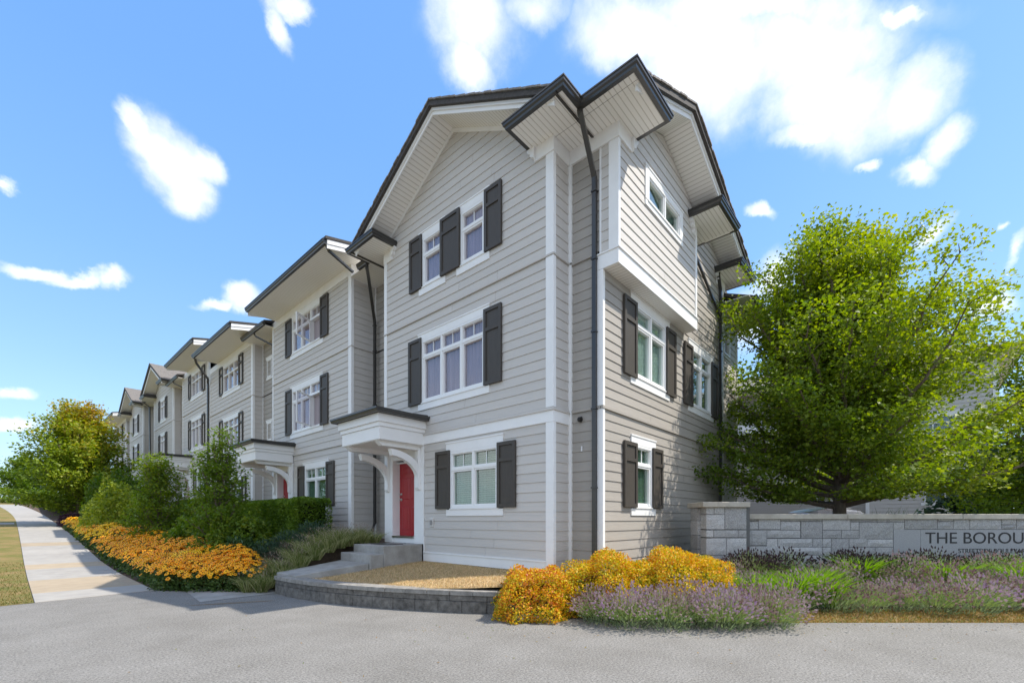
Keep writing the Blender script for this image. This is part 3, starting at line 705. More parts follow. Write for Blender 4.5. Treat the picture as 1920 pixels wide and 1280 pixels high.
for (a, b, c0, d) in ((6.14, 6.66, 1.86, 3.25), (8.22, 8.75, 1.86, 3.25), (6.54, 7.07, 4.55, 6.22), (9.33, 9.87, 4.55, 6.22), (6.54, 7.05, 7.48, 8.84), (7.86, 8.55, 7.48, 8.84), (9.31, 9.83, 7.48, 8.84)):
    shutter(H1, PA, a, b, c0, d, .04 if a == 7.86 else .022)
# corner boards, street front and return
def boards(par, name, items, m=WHT):
    for it in items:
        pl, a, b, c0, d, d0, d1 = it; mb = MB(); pl.box(mb, a, b, c0, d, d0, d1); mb.build(name, m, par)
for (z0, z1) in ((.80, 3.50), (3.79, 6.72), (6.765, 9.01 - .29)):
    mb = MB(); mb.box(XA - .03, XA + .06, 5.18, 5.37, z0 if z0 > 1 else .56, z1); mb.build('corner_board', WHT, H1, bevel=.004)
    mb = MB(); mb.box(XR - .05, XR - .001, 5.13, 5.18 + .028, z0 if z0 > 1 else .6, z1); mb.build('corner_board', WHT, H1)
    mb = MB(); mb.box(XA - .028, XA + .06, 10.93, 11.06, max(z0, 4.1) if z0 < 4 and z0 > 3 else z0, z1 if z0 > 6 else z1)
    if z0 > 1: mb.build('corner_board', WHT, H1)
    siding(H1, PN, XA + .062, XR - .052, z0 if z0 > 1 else .6, z1, .193, SIDL, t=.018)
for (z0, z1) in ((.6, 3.73), (3.79, 6.385)):
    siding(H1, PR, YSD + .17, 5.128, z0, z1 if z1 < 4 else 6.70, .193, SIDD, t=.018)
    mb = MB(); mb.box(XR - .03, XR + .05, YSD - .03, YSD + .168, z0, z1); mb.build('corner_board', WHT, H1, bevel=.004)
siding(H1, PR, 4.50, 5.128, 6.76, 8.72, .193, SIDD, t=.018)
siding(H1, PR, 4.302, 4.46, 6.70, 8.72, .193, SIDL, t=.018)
mb = MB(); mb.box(XR - .03, XR + .05, YB - .03, YB + .18, 6.69, 8.72); mb.build('corner_board', WHT, H1, bevel=.004)
mb = MB(); mb.box(XR - .025, XR + .03, 4.461, 4.499, 6.70, 8.72); mb.build('corner_board', WHT, H1)
# belts, drips and base
mb = MB(); mb.box(XA - .035, XA + .0, 5.175, 9.25, 3.50, ZM1 - .03); mb.box(XA, XR, 5.175, 5.205, 3.50, ZM1 - .03); mb.box(XR - .049, XR, 5.13, 5.174, 3.50, 3.79); mb.build('belt_board', WHT, H1)
mb = MB(); mb.box(XA - .06, XA + .0, 5.15, 9.24, ZM1 - .029, ZM1); mb.box(XA, XR, 5.15, 5.21, ZM1 - .029, ZM1)
mb.box(XA - .03, XA + .0, 5.18, 9.24, ZM1, ZM1 + .035); mb.box(XA + .001, XR, 5.18, 5.21, ZM1 + .001, ZM1 + .04); mb.build('drip_cap', SIDL, H1)
mb = MB(); mb.box(XA - .045, XA, 5.165, 11.07, ZM2 + .005, ZM2 + .04); mb.box(XA, XR - .03, 5.165, 5.21, ZM2 + .005, ZM2 + .04); mb.build('drip_cap', SIDL, H1)
for q0, q1 in ((4.47, ZM1), (4.55, ZM2)):
    mb = MB(); mb.box(XR - .045, XR, q0, 5.13, q1 - .02, q1 + .035); mb.build('drip_cap', SIDD, H1)
mb = MB(); mb.box(XR - .05, 14.6, YSD - .045, YSD, ZM1 - .02, ZM1 + .03); mb.build('drip_cap', SIDD, H1)
mb = MB(); mb.box(XA - .029, XA, 5.371, 9.27, .56, .764); mb.build('base_board', WHT, H1); mb = MB(); mb.box(XA + .061, XR, 5.18, 5.21, .54, .599); mb.build('base_board', WHT, H1)
mb = MB(); mb.box(XA - .045, XA, 5.372, 9.26, .765, .799); mb.build('water_table', WHT, H1)
# frieze and eave return brackets
fz0 = ZS - .29
mb = MB(); mb.box(XA - .035, XA, 5.175, 5.62, fz0, ZS); mb.box(XA, XR - .04, 5.175, 5.205, fz0, ZS); mb.box(XR - .04, XR, YB - .035, 5.21, fz0, ZS); mb.box(XR, 8.05, YB - .035, YB, fz0, ZS); mb.build('frieze', WHT, H1)
mb = MB(); mb.box(XA - .05, XA - .035, 5.16, 5.64, fz0 - .0, fz0 + .05); mb.box(XR - .055, XR - .04, YB - .05, 5.17, fz0, fz0 + .05); mb.box(XR - .04, 8.07, YB - .05, YB - .036, fz0, fz0 + .05); mb.build('frieze_moulding', WHT, H1)
def scroll(par, pl, u, s):
    """curved block ending a frieze, its rounded lobes stepping up under the soffit"""
    mb = MB(); pts = [(0, ZS), (s * .18, ZS), (s * .18, ZS - .05), (s * .15, ZS - .09), (s * .10, ZS - .11), (s * .11, ZS - .16), (s * .07, ZS - .20), (s * .01, ZS - .21), (0, fz0)]
    pl.poly(mb, [(u + a, b) for a, b in pts], 0, .09); mb.build('scroll_block', WHT, par)
scroll(H1, PA, 5.62, 1); scroll(H1, PB, 8.05, 1)

# side wall
hS = []
W1, W2, W0 = (8.90, 10.45, 4.66, 6.19), (12.14, 13.65, 4.66, 6.19), (8.90, 9.69, 1.87, 3.20)
hS += whole(*W1, hs=.22) + whole(*W2, hs=.22) + whole(*W0, hs=.2)
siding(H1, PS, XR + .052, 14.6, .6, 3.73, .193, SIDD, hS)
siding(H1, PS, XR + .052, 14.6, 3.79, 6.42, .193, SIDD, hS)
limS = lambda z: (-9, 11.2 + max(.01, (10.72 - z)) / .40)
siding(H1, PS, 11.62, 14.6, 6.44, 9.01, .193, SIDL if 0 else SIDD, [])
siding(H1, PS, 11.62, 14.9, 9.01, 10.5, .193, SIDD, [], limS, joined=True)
mb = MB(); mb.box(XR + .051, 11.6, YSD - .025, YSD, 6.25, 6.39); mb.build('frieze', SIDD, H1)
window(H1, PS, *W1, cols=2, transom=.36, glass=GLASSG, back=PALEB, head=(.2, .22), sill=(.19, .22), muntin=False, lab='two light side window, drape whitened like reflected sky')
window(H1, PS, *W2, cols=2, transom=.36, glass=GLASSG, back=DRAPE, head=(.2, .22), sill=(.19, .22), muntin=False)
window(H1, PS, *W0, cols=1, transom=.36, glass=GLASSG, back=DRAPE, head=(.2, .2), sill=(.18, .2), lab='narrow ground floor side window with green drape')
for (a, b, c0, d) in ((8.34, 8.9, 4.6, 6.2), (10.45, 11.0, 4.6, 6.2), (11.57, 12.14, 4.6, 6.2), (13.65, 14.2, 4.6, 6.2), (8.34, 8.9, 1.86, 3.22), (9.69, 10.21, 1.86, 3.22)):
    shutter(H1, PS, a, b, c0, d, .03)
for z0, z1 in ((.6, 3.74), (3.79, 8.72)):
    mb = MB(); mb.box(14.6, 14.84, YSD - .028, YSD + .04, z0, z1); mb.build('corner_board', WHT, H1)
# rear part of the side wall under its lower eave
siding(H1, PS, 14.842, 16.22, .6, 7.95, .193, SIDL, [(14.85, 15.55, 6.75, 7.75)], t=.018)
window(H1, PS, 14.9, 15.5, 6.8, 7.62, cols=1, transom=0, head=(.1, .05), sill=(.1, .05), back=DRAPE)
mb = MB(); mb.box(16.22, 16.34, YSD - .03, YSD + .1, .6, 7.95); mb.build('corner_board', WHT, H1)
mb = MB(); mb.box(14.85, 16.35, YSD - .03, YSD, 7.95, 8.2); mb.build('frieze', WHT, H1)
soffit(H1, [(14.5, 3.62), (17.1, 3.62), (17.1, 4.6), (14.5, 4.6)], 8.2, .02, 0)
gutter(H1, [(17.1, 3.62), (14.86, 3.62)], 8.2, 1)
mb = MB(); mb.prism([(14.85, 3.6, 8.33), (14.85, 6, 9.3), (14.85, 6, 9.2), (14.85, 3.6, 8.23)], [(17.1, 3.6, 8.33), (17.1, 6, 9.3), (17.1, 6, 9.2), (17.1, 3.6, 8.23)]); mb.build('roof', SHEDGE, H1)
# bay
hB = [(8.67, 10.66, 8.06, 8.89)]
siding(H1, PB, XR + .052, 11.50, 6.69, 9.0, .193, SIDL, hB)
limB = lambda z: (9.59 - max(0.01, 10.04 - z) / .435, 9.59 + max(.01, 10.04 - z) / .38)
siding(H1, PB, XR + .0, 11.60, 9.0, 10.03, .193, SIDL, [], limB)
window(H1, PB, 8.80, 10.53, 8.19, 8.77, cols=2, transom=0, glass=GLASSG, back=DRAPE, head=(.12, .13), sill=(.13, .13), lab='low two light window high in the bay')
for q0, q1 in ((8.67, 8.799), (10.531, 10.66)):
    mb = MB(); mb.box(q0, q1, YB - .036, YB, 8.19, 8.771); mb.build('window_side_board', WHT, H1)
mb = MB(); mb.box(XR + .0, 11.62, YB - .03, YB, 6.39, 6.665); mb.box(XR - .03, XR, YB - .03, YSD + .168, 6.39, 6.665); mb.box(11.6, 11.62, YB, YSD, 6.39, 6.665); mb.build('bay_skirt', WHT, H1)
mb = MB(); mb.box(XR - .05, 11.65, YB - .055, YB, 6.666, 6.69); mb.box(XR - .05, XR, YB, YSD + .17, 6.666, 6.69); mb.build('drip_cap', WHT, H1)
mb = MB(); mb.box(XR, 11.6, YB, YSD + .1, 6.395, 6.41); mb.build('bay_soffit', SOFF, H1, uvaxis=0)
mb = MB(); mb.box(11.50, 11.61, YB - .03, YB + .04, 6.691, 8.72); mb.build('corner_board', WHT, H1)
PBR = Pl('x', 11.6)
mb = MB(); mb.box(11.6, 11.62, YB + .04, YSD, 6.69, 9.3); mb.build('bay_end_wall', SIDL, H1)
# soffits of the boxed eave returns, their gutters and the gable roofs
soffit(H1, [(6.36, 5.72), (6.36, 4.53), (6.90, 4.53), (6.90, 3.46), (8.13, 3.46), (8.13, YB + .05), (XR + .05, YB + .05), (XR + .05, 5.25), (XA + .05, 5.25), (XA + .05, 5.72)], ZS, .02, 1)
gutter(H1, [(XA - .0, 5.72), (6.36, 5.72), (6.36, 4.53), (6.90, 4.53), (6.90, 3.46), (8.13, 3.46), (8.13, YB)], ZS - .005, -1)
soffit(H1, [(11.14, 3.43), (12.39, 3.43), (12.39, YSD + .03), (11.14, YSD + .03)], ZS, .02, 1)
gutter(H1, [(11.14, YB), (11.14, 3.43), (12.39, 3.43), (12.39, YSD - .01)], ZS - .005, -1)
soffit(H1, [(14.12, 3.78), (15.42, 3.78), (15.42, 4.58), (14.12, 4.58)], ZS, .02, 1)
gutter(H1, [(14.12, YSD - .01), (14.12, 3.78), (15.42, 3.78), (15.42, 4.62)], ZS - .005, -1)
for q0, q1, q2 in ((11.62, 12.3, YSD), (11.3, 11.6, YB), (14.2, 15.0, YSD)):
    mb = MB(); mb.box(q0, q1, q2 - .03, q2, fz0, ZS); mb.build('frieze', WHT, H1)
scroll(H1, PB, 11.30, -1); scroll(H1, PS, 14.3, -1)
# eave box left of the street gable, running on over the recess
soffit(H1, [(6.36, 10.56), (XA + .05, 10.56), (XA + .05, 11.0), (7.95, 11.0), (7.95, 12.86), (6.95, 12.86), (6.95, 11.72), (6.36, 11.72)], ZS, .02, 1)
gutter(H1, [(6.95, 12.3), (6.95, 11.72), (6.36, 11.72), (6.36, 10.56), (XA, 10.56)], ZS - .005, -1)
mb = MB(); mb.box(XA - .035, XA, 10.64, 11.075, fz0, ZS); mb.build('frieze', WHT, H1); scroll(H1, PA, 10.66, -1)
def tops(par, poly, z, name='eave_cap'):
    mb = MB(); n = len(poly); cx = sum(p[0] for p in poly) / n; cy = sum(p[1] for p in poly) / n
    mb.prism([(x, y, z) for x, y in poly], [(x * .6 + cx * .4, y * .6 + cy * .4, z + .16) for x, y in poly]); mb.build(name, SHEDGE, par)
tops(H1, [(6.26, 5.8), (6.26, 4.43), (7.6, 4.43), (7.6, 5.8)], ZS + .115); tops(H1, [(6.8, 3.36), (8.2, 3.36), (8.2, 4.6), (6.8, 4.6)], ZS + .117)
tops(H1, [(11.08, 3.36), (12.44, 3.36), (12.44, 4.6), (11.08, 4.6)], ZS + .115); tops(H1, [(14.06, 3.72), (15.48, 3.72), (15.48, 4.7), (14.06, 4.7)], ZS + .115)
tops(H1, [(6.3, 10.5), (7.4, 10.5), (7.4, 11.78), (6.3, 11.78)], ZS + .115)
# street gable
gable_roof(H1, PA, 4.62, 8.13, 11.64, 11.05, .55, .55, -5.0, .76)
def rake(par, pl, uL, uA, uR, zA, pL, pR, d0, d1, h, name='rake_board', m=WHT):
    zl, zr = zA - pL * (uA - uL), zA - pR * (uR - uA)
    for a, za, b, zb in ((uL, zl, uA, zA), (uA, zA, uR, zr)):
        mb = MB(); pl.poly(mb, [(a, za), (b, zb), (b, zb - h), (a, za - h)], d0, d1); mb.build(name, m, par)
rake(H1, PA, 4.72, 8.13, 11.54, 10.905, .55, .55, .60, .628, .14); rake(H1, PA, 4.72, 8.13, 11.54, 10.965, .55, .55, .629, .66, .12, 'rake_moulding')
def rake_soffit(par, pl, uL, uA, uR, zA, pL, pR, d0, d1):
    for u, p_ in ((uL, pL), (uR, -pR)):
        zz = zA - abs(p_) * abs(uA - u); mb = MB(); pl.poly(mb, [(u, zz), (uA, zA), (uA, zA + .02), (u, zz + .02)], d0, d1); mb.build('rake_soffit', SOFF, par, uvaxis=1 if pl.ax == 'x' else 0)
rake_soffit(H1, PA, 4.85, 8.13, 11.4, 10.86, .55, .55, -.05, .60)
rake(H1, PA, 5.25, 8.13, 11.0, 10.858, .55, .55, .0, .03, .10, 'gable_frieze')
# bay gable on the side
gable_roof(H1, PB, 7.05, 9.6, 12.45, 10.32, .46, .36, -4.0, .74)
rake(H1, PB, 7.1, 9.6, 12.4, 10.19, .46, .36, .58, .608, .15); rake(H1, PB, 7.1, 9.6, 12.4, 10.25, .46, .36, .609, .64, .12, 'rake_moulding')
rake_soffit(H1, PB, 7.2, 9.59, 12.4, 10.06, .44, .38, -.05, .58)
# main side gable behind, seen right of the bay
gable_roof(H1, PS, 7.6, 11.2, 15.5, 11.03, .42, .385, -4.0, .70)
rake(H1, PS, 11.2, 11.3, 15.4, 10.88, .42, .385, .56, .588, .15); rake(H1, PS, 11.2, 11.3, 15.4, 10.94, .42, .385, .589, .62, .12, 'rake_moulding')
rake_soffit(H1, PS, 11.1, 11.2, 15.35, 10.74, .42, .385, -.05, .56)
# downspouts
def downspout(par, pts, clips=(), a=.085, b=.065, ax='x'):
    rect_tube.side = Vector((0, 1, 0)) if ax == 'x' else Vector((1, 0, 0))
    mb = MB(); rect_tube(mb, pts, a, b); o = mb.build('downspout', GUT, par)
    for (x, y, z) in clips:
        q = MB(); q.box(x - .05, x + .05, y - .055, y + .055, z, z + .03); q.build('strap', GUT, o)
    return o
downspout(H1, [(6.87, 4.50, 9.04), (6.88, 4.50, 8.95), (6.92, 4.49, 8.86), (7.44, 4.58, 8.28), (7.50, 4.585, 8.18), (7.51, 4.585, 8.0), (7.51, 4.585, 1.0), (7.5, 4.57, .88), (7.44, 4.5, .8)],
          [(7.51, 4.585, z) for z in (7.9, 6.6, 5.2, 3.72, 2.2)])
downspout(H1, [(14.20, 4.36, 9.0), (14.20, 4.37, 8.9), (14.42, 4.385, 8.6), (14.45, 4.385, 8.45), (14.45, 4.385, 1.2)], [(14.45, 4.385, z) for z in (8.2, 6.7, 3.7)], ax='y')
mb = MB(); rect_tube.side = Vector((0, 1, 0)); rect_tube(mb, [(12.1, 4.38, 8.9), (12.2, 4.38, 8.75), (14.38, 4.38, 7.75), (14.4, 4.38, 7.6)], .06, .06); mb.build('downspout', GUT, H1, label='sloping downspout from the bay gutter')
downspout(H1, [(6.93, 11.86, 9.04), (6.94, 11.88, 8.93), (7.05, 11.98, 8.75), (7.62, 12.62, 7.95), (7.68, 12.68, 7.8), (7.68, 12.68, 1.5), (7.55, 12.6, 1.25)], [(7.68, 12.68, z) for z in (7.7, 6.9, 5.2, 3.9)])
# small fittings
q = MB(); q.box(XA - .045, XA - .012, 8.86, 9.0, 1.42, 1.64); o = q.build('outlet_cover', mat('outlet_grey', (.62, .6, .57), .4), H1, bevel=.01)
q = MB(); q.box(XA - .06, XA - .046, 8.89, 8.97, 1.47, 1.59); q.build('outlet_lid', mat('outlet_dark', (.28, .27, .26), .4), o)
q = MB(); q.tube([(XR, 4.93, 3.58), (XR - .06, 4.93, 3.58), (XR - .10, 4.92, 3.57), (XR - .11, 4.92, 3.57)], [.05, .05, .035, .02], 12); q.tube([(XR - .05, 4.93, 3.58), (XR - .09, 4.87, 3.60), (XR - .13, 4.85, 3.59)], [.02, .03, .02], 8); q.build('security_camera', BLACKM, H1, smooth=True)
q = MB(); q.box(XR - .05, XR - .02, 4.88, 4.90, 2.95, 3.05); q.build('pull_tag', WHT2, H1)
q = MB(); q.tube([(7.7, 4.36, .98), (7.72, 4.30, .95), (7.66, 4.26, .78), (7.56, 4.3, .7), (7.5, 4.4, .68)], .035, 8); q.build('drain_pipe', GUT, H1, smooth=True)
porch(H1, 9.25, 11.0, 0)
mb = MB(); mb.box(XA - .034, XA + .1, 9.236, 9.268, .45, 1.2); mb.build('corner_board', WHT, H1)

# steps, landing and walk to the red door
st = root('front_steps', 'two grey concrete steps up to the red front door', 'steps', (6.2, 9.9, .6))
q = MB(); q.box(5.85, 6.96, 9.27, 10.66, .3, .98); q.build('landing', CONCS, st, bevel=.012)
q = MB(); q.box(5.50, 5.848, 9.28, 10.65, .3, .795); q.build('tread', CONCS, st, bevel=.012)
q = MB(); q.box(6.15, 6.62, 9.6, 10.35, .981, .992); q.build('doormat', BLACKM, st)
wk = MB(); wk.hexa([(3.98, 9.62, .1), (5.49, 9.32, .1), (5.49, 10.62, .1), (3.95, 10.55, .1), (3.98, 9.62, .43), (5.49, 9.32, .60), (5.49, 10.62, .60), (3.95, 10.55, .43)])
wk.build('walkway', CONCS, None, bevel=.01, kind='structure')

# ------------------------------------------------------------------ the rest of the row
def flat_unit(idx, y0, y1, dz, rec_y0, ret_x, label, detail, wins_lo, wins_mid, wins_hi, porch_y=None, eave=True, next_rec=None, group=None, opened=False, dsp=True, xg=5.98, recess=True):
    """a flat-fronted unit: facade y0..y1 on the street line, set-back wall from rec_y0 to y0"""
    h = root('townhouse', label, 'townhouse', (9, (y0 + y1) / 2, house_z(y0)), group)
    gz = house_z(y0) - .1; zs = ZS + dz + .18
    m1, m2 = ZM1 + dz, ZM2 + dz; P = Pl('x', XA); PRt = Pl('y', y0); PBk = Pl('x', ret_x)
    c = MB(); c.box(XA + .36, 15.9, y0 + .2, y1 - .02, gz - .3, zs + .1)
    if recess: c.box(ret_x + .16, 16, rec_y0 + .02, y0 + .19, gz - .3, zs - .1)
    c.build('wall', CORE, h)
    holes = []
    allw = [(w, 'lo') for w in wins_lo] + [(w, 'mid') for w in wins_mid] + [(w, 'hi') for w in wins_hi]
    for (a, b, s0, s1), kind in allw:
        zz = {'lo': (1.87, 3.2), 'mid': (4.57, 6.13), 'hi': (7.5, 8.75)}[kind]
        holes += whole(a, b, zz[0] + dz, zz[1] + dz, hs=.15)
    if porch_y: holes.append((porch_y[0] - .05, y1, gz - .2, 4.06 + dz))
    jn = not detail; n = 0
    for z0, z1 in ((gz, m1 - .02), (m1 + .02, m2 - .02), (m2 + .02, zs)):
        siding(h, P, y0 + .16, y1 - .1, z0, z1, .193, SIDL, holes, joined=jn)
        if recess:
            siding(h, PRt, XA + .062, ret_x - .052, z0, z1, .193, SIDL, joined=jn, t=.018)
            siding(h, PBk, rec_y0, y0 - .052, z0, z1, .193, SIDD, joined=jn or rec_y0 > 15, t=.018)
        mb = MB(); mb.box(XA - .03, XA + .06, y0 - .03, y0 + .158, z0, z1); mb.build('corner_board', WHT, h)
        if recess: mb = MB(); mb.box(ret_x - .05, ret_x, y0 - .05, y0 - .02, z0, z1); mb.build('corner_board', WHT, h)
        mb = MB(); mb.box(XA - .028, XA + .06, y1 - .1, y1, z0 if not (porch_y and z0 < 2) else gz, z1); mb.build('corner_board', WHT, h)
    for z in (m1, m2):
        mb = MB(); mb.box(XA - .045, XA, y0 - .045, (porch_y[0] if porch_y and z == m1 else y1), z - .018, z + .018)
        if recess: mb.box(XA, ret_x - .05, y0 - .045, y0, z - .018, z + .018)
        mb.build('drip_cap', SIDL, h)
    for (a, b, s0, s1), kind in allw:
        zz = {'lo': (1.87, 3.2), 'mid': (4.57, 6.13), 'hi': (7.5, 8.75)}[kind]
        cols = 2 if kind == 'lo' else 3
        if b - a < 1.2: cols = 1
        window(h, P, a, b, zz[0] + dz, zz[1] + dz, cols=cols, transom=.36, back={'lo': DRAPE, 'mid': CURT, 'hi': CURT}[kind], glass=GLASSG if kind == 'lo' else GLASS, head=(.2, .15), sill=(.19, .15), opened=0 if (opened and kind != 'lo') else None, rich=detail, muntin=detail)
        if s0: shutter(h, P, a - .54, a, zz[0] - .02 + dz, zz[1] + .09 + dz, parts=detail)
        if s1: shutter(h, P, b, b + .54, zz[0] - .02 + dz, zz[1] + .09 + dz, parts=detail)
    if eave:
        ya, yb = eave
        mb = MB(); mb.box(XA - .035, XA, y0 - .035, y1, zs - .27, zs); mb.box(XA, ret_x, y0 - .035, y0, zs - .27, zs); mb.build('frieze', WHT, h)
        soffit(h, [(xg + .02, ya), (XA + .05, ya), (ret_x + .1, ya), (ret_x + .1, y0), (XA + .05, yb), (xg + .02, yb)], zs, .02, 1)
        gutter(h, [(xg + .02, yb), (xg + .02, ya)], zs - .005, -1)
        p = .22
        mb = MB(); mb.hexa([(xg - .04, ya - .06, zs + .12), (14, ya - .06, zs + .12 + p * (14 - xg)), (14, yb + .06, zs + .12 + p * (14 - xg)), (xg - .04, yb + .06, zs + .12),
                            (xg - .04, ya - .06, zs + .2), (14, ya - .06, zs + .2 + p * (14 - xg)), (14, yb + .06, zs + .2 + p * (14 - xg)), (xg - .04, yb + .06, zs + .2)]); mb.build('roof', SHEDGE, h)
        for yy, s_ in ((ya, -1), (yb, 1)):
            for j, (o0, o1, dd) in enumerate(((-.12, .0, .02), (.0, .12, .04))):
                mb = MB(); A = [(xg + .02, yy, zs + o0), (10.5, yy, zs + o0 + p * (10.5 - xg)), (10.5, yy, zs + o1 + p * (10.5 - xg)), (xg + .02, yy, zs + o1)]
                A = [(q[0], q[1], q[2] + .0) for q in A]
                mb.prism(A, [(q[0], q[1] + s_ * dd, q[2]) for q in A]); mb.build('rake_board', WHT, h)
    if porch_y: porch(h, porch_y[0], porch_y[1], dz)
    return h
def low_eave(h, ya, yb, z, x0=6.68, x1=8.0):
    soffit(h, [(x0, ya), (x1, ya), (x1, yb), (x0, yb)], z, .02, 1); gutter(h, [(x0, yb), (x0, ya)], z - .005, -1)
    mb = MB(); mb.hexa([(x0 - .05, ya, z + .12), (12, ya, z + 1.4), (12, yb, z + 1.4), (x0 - .05, yb, z + .12), (x0 - .05, ya, z + .2), (12, ya, z + 1.48), (12, yb, z + 1.48), (x0 - .05, yb, z + .2)]); mb.build('roof', SHEDGE, h)
h2 = flat_unit(2, 12.90, 19.09, .22, 11.06, 7.85, 'flat-fronted townhouse with two casements open, left of the gabled end house', True,
               [(14.48, 16.13, 1, 1)], [(14.90, 17.22, 1, 1)], [(14.90, 17.22, 1, 1)], porch_y=(17.15, 18.95), eave=(12.42, 18.75), opened=True)
text_obj('house_number', '17', BLACKM, h2, (XA + .115, 17.62, 3.02), R(-90), .16)
b = MB(); b.box(XA + .118, XA + .135, 17.55, 17.56, 2.9, 2.91); 
downspout(h2, [(6.02, 12.5, 9.45), (6.1, 12.5, 9.3), (6.9, 12.6, 9.05)], a=.07, b=.06)
low_eave(h2, 18.95, 21.45, 9.22)
downspout(h2, [(6.66, 20.1, 9.2), (6.72, 20.1, 9.1), (7.35, 19.6, 8.7), (7.42, 19.5, 8.6), (7.42, 19.5, 4.2)], a=.07, b=.06)
h3 = flat_unit(3, 21.3, 27.55, .26, 19.09, 7.43, 'third townhouse from the right with a long flat eave and folded back shutter', False,
               [(22.6, 24.3, 1, 1)], [(23.0, 25.3, 1, 1)], [(23.0, 25.3, 1, 1)], porch_y=None, eave=(20.7, 26.2))
# small recess windows
for z in (5.0, 7.7):
    window(h3, Pl('x', 7.43), 20.3, 20.8, z, z + .75, cols=1, transom=0, head=(.12, .08), sill=(.1, .08), rich=False, muntin=False)
downspout(h3, [(6.02, 26.1, 9.42), (6.1, 26.2, 9.25), (6.86, 27.3, 8.9), (6.93, 27.6, 8.7), (6.93, 27.6, 1.8)], a=.085, b=.07)
h4 = flat_unit(4, 27.75, 33.1, 1.1, 27.6, 7.3, 'flat-fronted townhouse standing a step higher up the slope', False,
               [(28.3, 30.0, 1, 1)], [(28.9, 31.1, 1, 1)], [(28.9, 31.1, 1, 1)], porch_y=(31.1, 33.0), eave=(26.3, 32.0), recess=False)
low_eave(h4, 32.6, 35.4, 10.05)
downspout(h4, [(6.66, 33.8, 10.05), (6.72, 33.8, 9.95), (7.3, 33.4, 9.6), (7.35, 33.3, 3.2)], a=.08, b=.07)

def gable_unit(y0, y1, dz, rec_y0, ret_x, label, wz, group=None, lit_return=None, pitch=.5):
    h = root('townhouse', label, 'townhouse', (9, (y0 + y1) / 2, house_z(y0)), group)
    gz = house_z(y0) - .2; zs = ZS + dz; P = Pl('x', XA); ym = (y0 + y1) / 2; hw = (y1 - y0) / 2; pt = pitch
    c = MB(); c.box(XA + .14, 15, y0 + .1, y1, gz, zs + .2); c.box(ret_x + .1, 15, rec_y0, y0 + .1, gz, zs); c.prism([(XA + .14, y0 + .2, zs + .1), (XA + .14, y1 - .2, zs + .1), (XA + .14, ym, zs + hw * pt - .3)], [(12, y0 + .2, zs + .1), (12, y1 - .2, zs + .1), (12, ym, zs + hw * pt - .3)]); c.build('wall', CORE, h)
    holes = []
    for zz in wz: holes += whole(ym - .75, ym + .75, zz[0] + dz, zz[1] + dz, hs=.12)
    siding(h, P, y0 + .16, y1 - .1, gz, zs + .1, .193, SIDL, holes, joined=True)
    siding(h, P, y0, y1, zs + .1, zs + hw * pt + .05, .193, SIDL, [], lambda z: (ym - max(.01, (zs + hw * pt - z)) / pt, ym + max(.01, zs + hw * pt - z) / pt), joined=True)
    siding(h, Pl('y', y0), XA + .062, ret_x, gz, zs, .193, SIDL, joined=True)
    siding(h, Pl('x', ret_x), rec_y0, y0 - .05, gz, zs - .1, .193, SIDL if lit_return else SIDD, joined=True)
    if rec_y0 > 36:
        siding(h, Pl('y', rec_y0), ret_x, ret_x + 2, gz, zs - .1, .193, SIDL, joined=True)
    for z0, z1 in ((gz, ZM1 + dz), (ZM1 + dz + .04, ZM2 + dz), (ZM2 + dz + .04, zs)):
        mb = MB(); mb.box(XA - .03, XA + .06, y0 - .03, y0 + .158, z0, z1); mb.build('corner_board', WHT, h)
        mb = MB(); mb.box(XA - .03, XA + .06, y1 - .1, y1, z0, z1); mb.build('corner_board', WHT, h)
    for z in (ZM1 + dz, ZM2 + dz):
        mb = MB(); mb.box(XA - .045, XA, y0 - .045, y1, z, z + .036); mb.box(XA, ret_x, y0 - .045, y0, z, z + .036); mb.build('drip_cap', SIDL, h)
    for zz in wz:
        window(h, P, ym - .75, ym + .75, zz[0] + dz, zz[1] + dz, cols=2, transom=.34, rich=False, muntin=False, head=(.2, .12), sill=(.18, .12))
        shutter(h, P, ym - 1.25, ym - .75, zz[0] - .02 + dz, zz[1] + .09 + dz, parts=False); shutter(h, P, ym + .75, ym + 1.25, zz[0] - .02 + dz, zz[1] + .09 + dz, parts=False)
    zA = zs + (hw + .35) * pt + .22
    mb = MB(); ov = .75
    uL, uR = y0 - .35, y1 + .35
    P.poly(mb, [(uL, zA - pt * (ym - uL) - .16), (uL, zA - pt * (ym - uL)), (ym, zA), (uR, zA - pt * (uR - ym)), (uR, zA - pt * (uR - ym) - .16), (ym, zA - .18)], -4.5, ov); mb.build('roof', SHEDGE, h)
    sh = MB(); n = 26
    for sg, e in ((1, uL), (-1, uR)):
        for k in range(n):
            st_ = (ym - uL) / n; a = e + sg * k * st_; b = e + sg * min(n, k + 1.25) * st_
            za, zb = zA - pt * abs(ym - a), zA - pt * abs(ym - b)
            # tabs of uneven tone come from separate little pieces
            P.poly(sh, [(a, za + .004), (a, za + .032), (b, zb + .01), (b, zb + .002)], -4.5, ov + .02)
    sh.build('shingles', SHING, h, kind='stuff')
    rake(h, P, uL, ym, uR, zA - .15, pt, pt, ov - .1, ov - .06, .2)
    rake_soffit(h, P, uL, ym, uR, zA - .33, pt, pt, 0, ov - .1)
    for a, b in ((y0 - .5, y0 + .75), (y1 - .75, y1 + .5)):
        soffit(h, [(6.36, a), (XA + .05, a), (XA + .05, b), (6.36, b)], zs, .02, 1)
        gutter(h, [(XA, b), (6.36, b), (6.36, a), (XA, a)], zs - .005, -1)
        tops(h, [(6.26, a - .1), (7.3, a - .1), (7.3, b + .1), (6.26, b + .1)], zs + .12)
    low_eave(h, rec_y0, y0 - .3, zs - .05, 6.9, ret_x + .2)
    return h
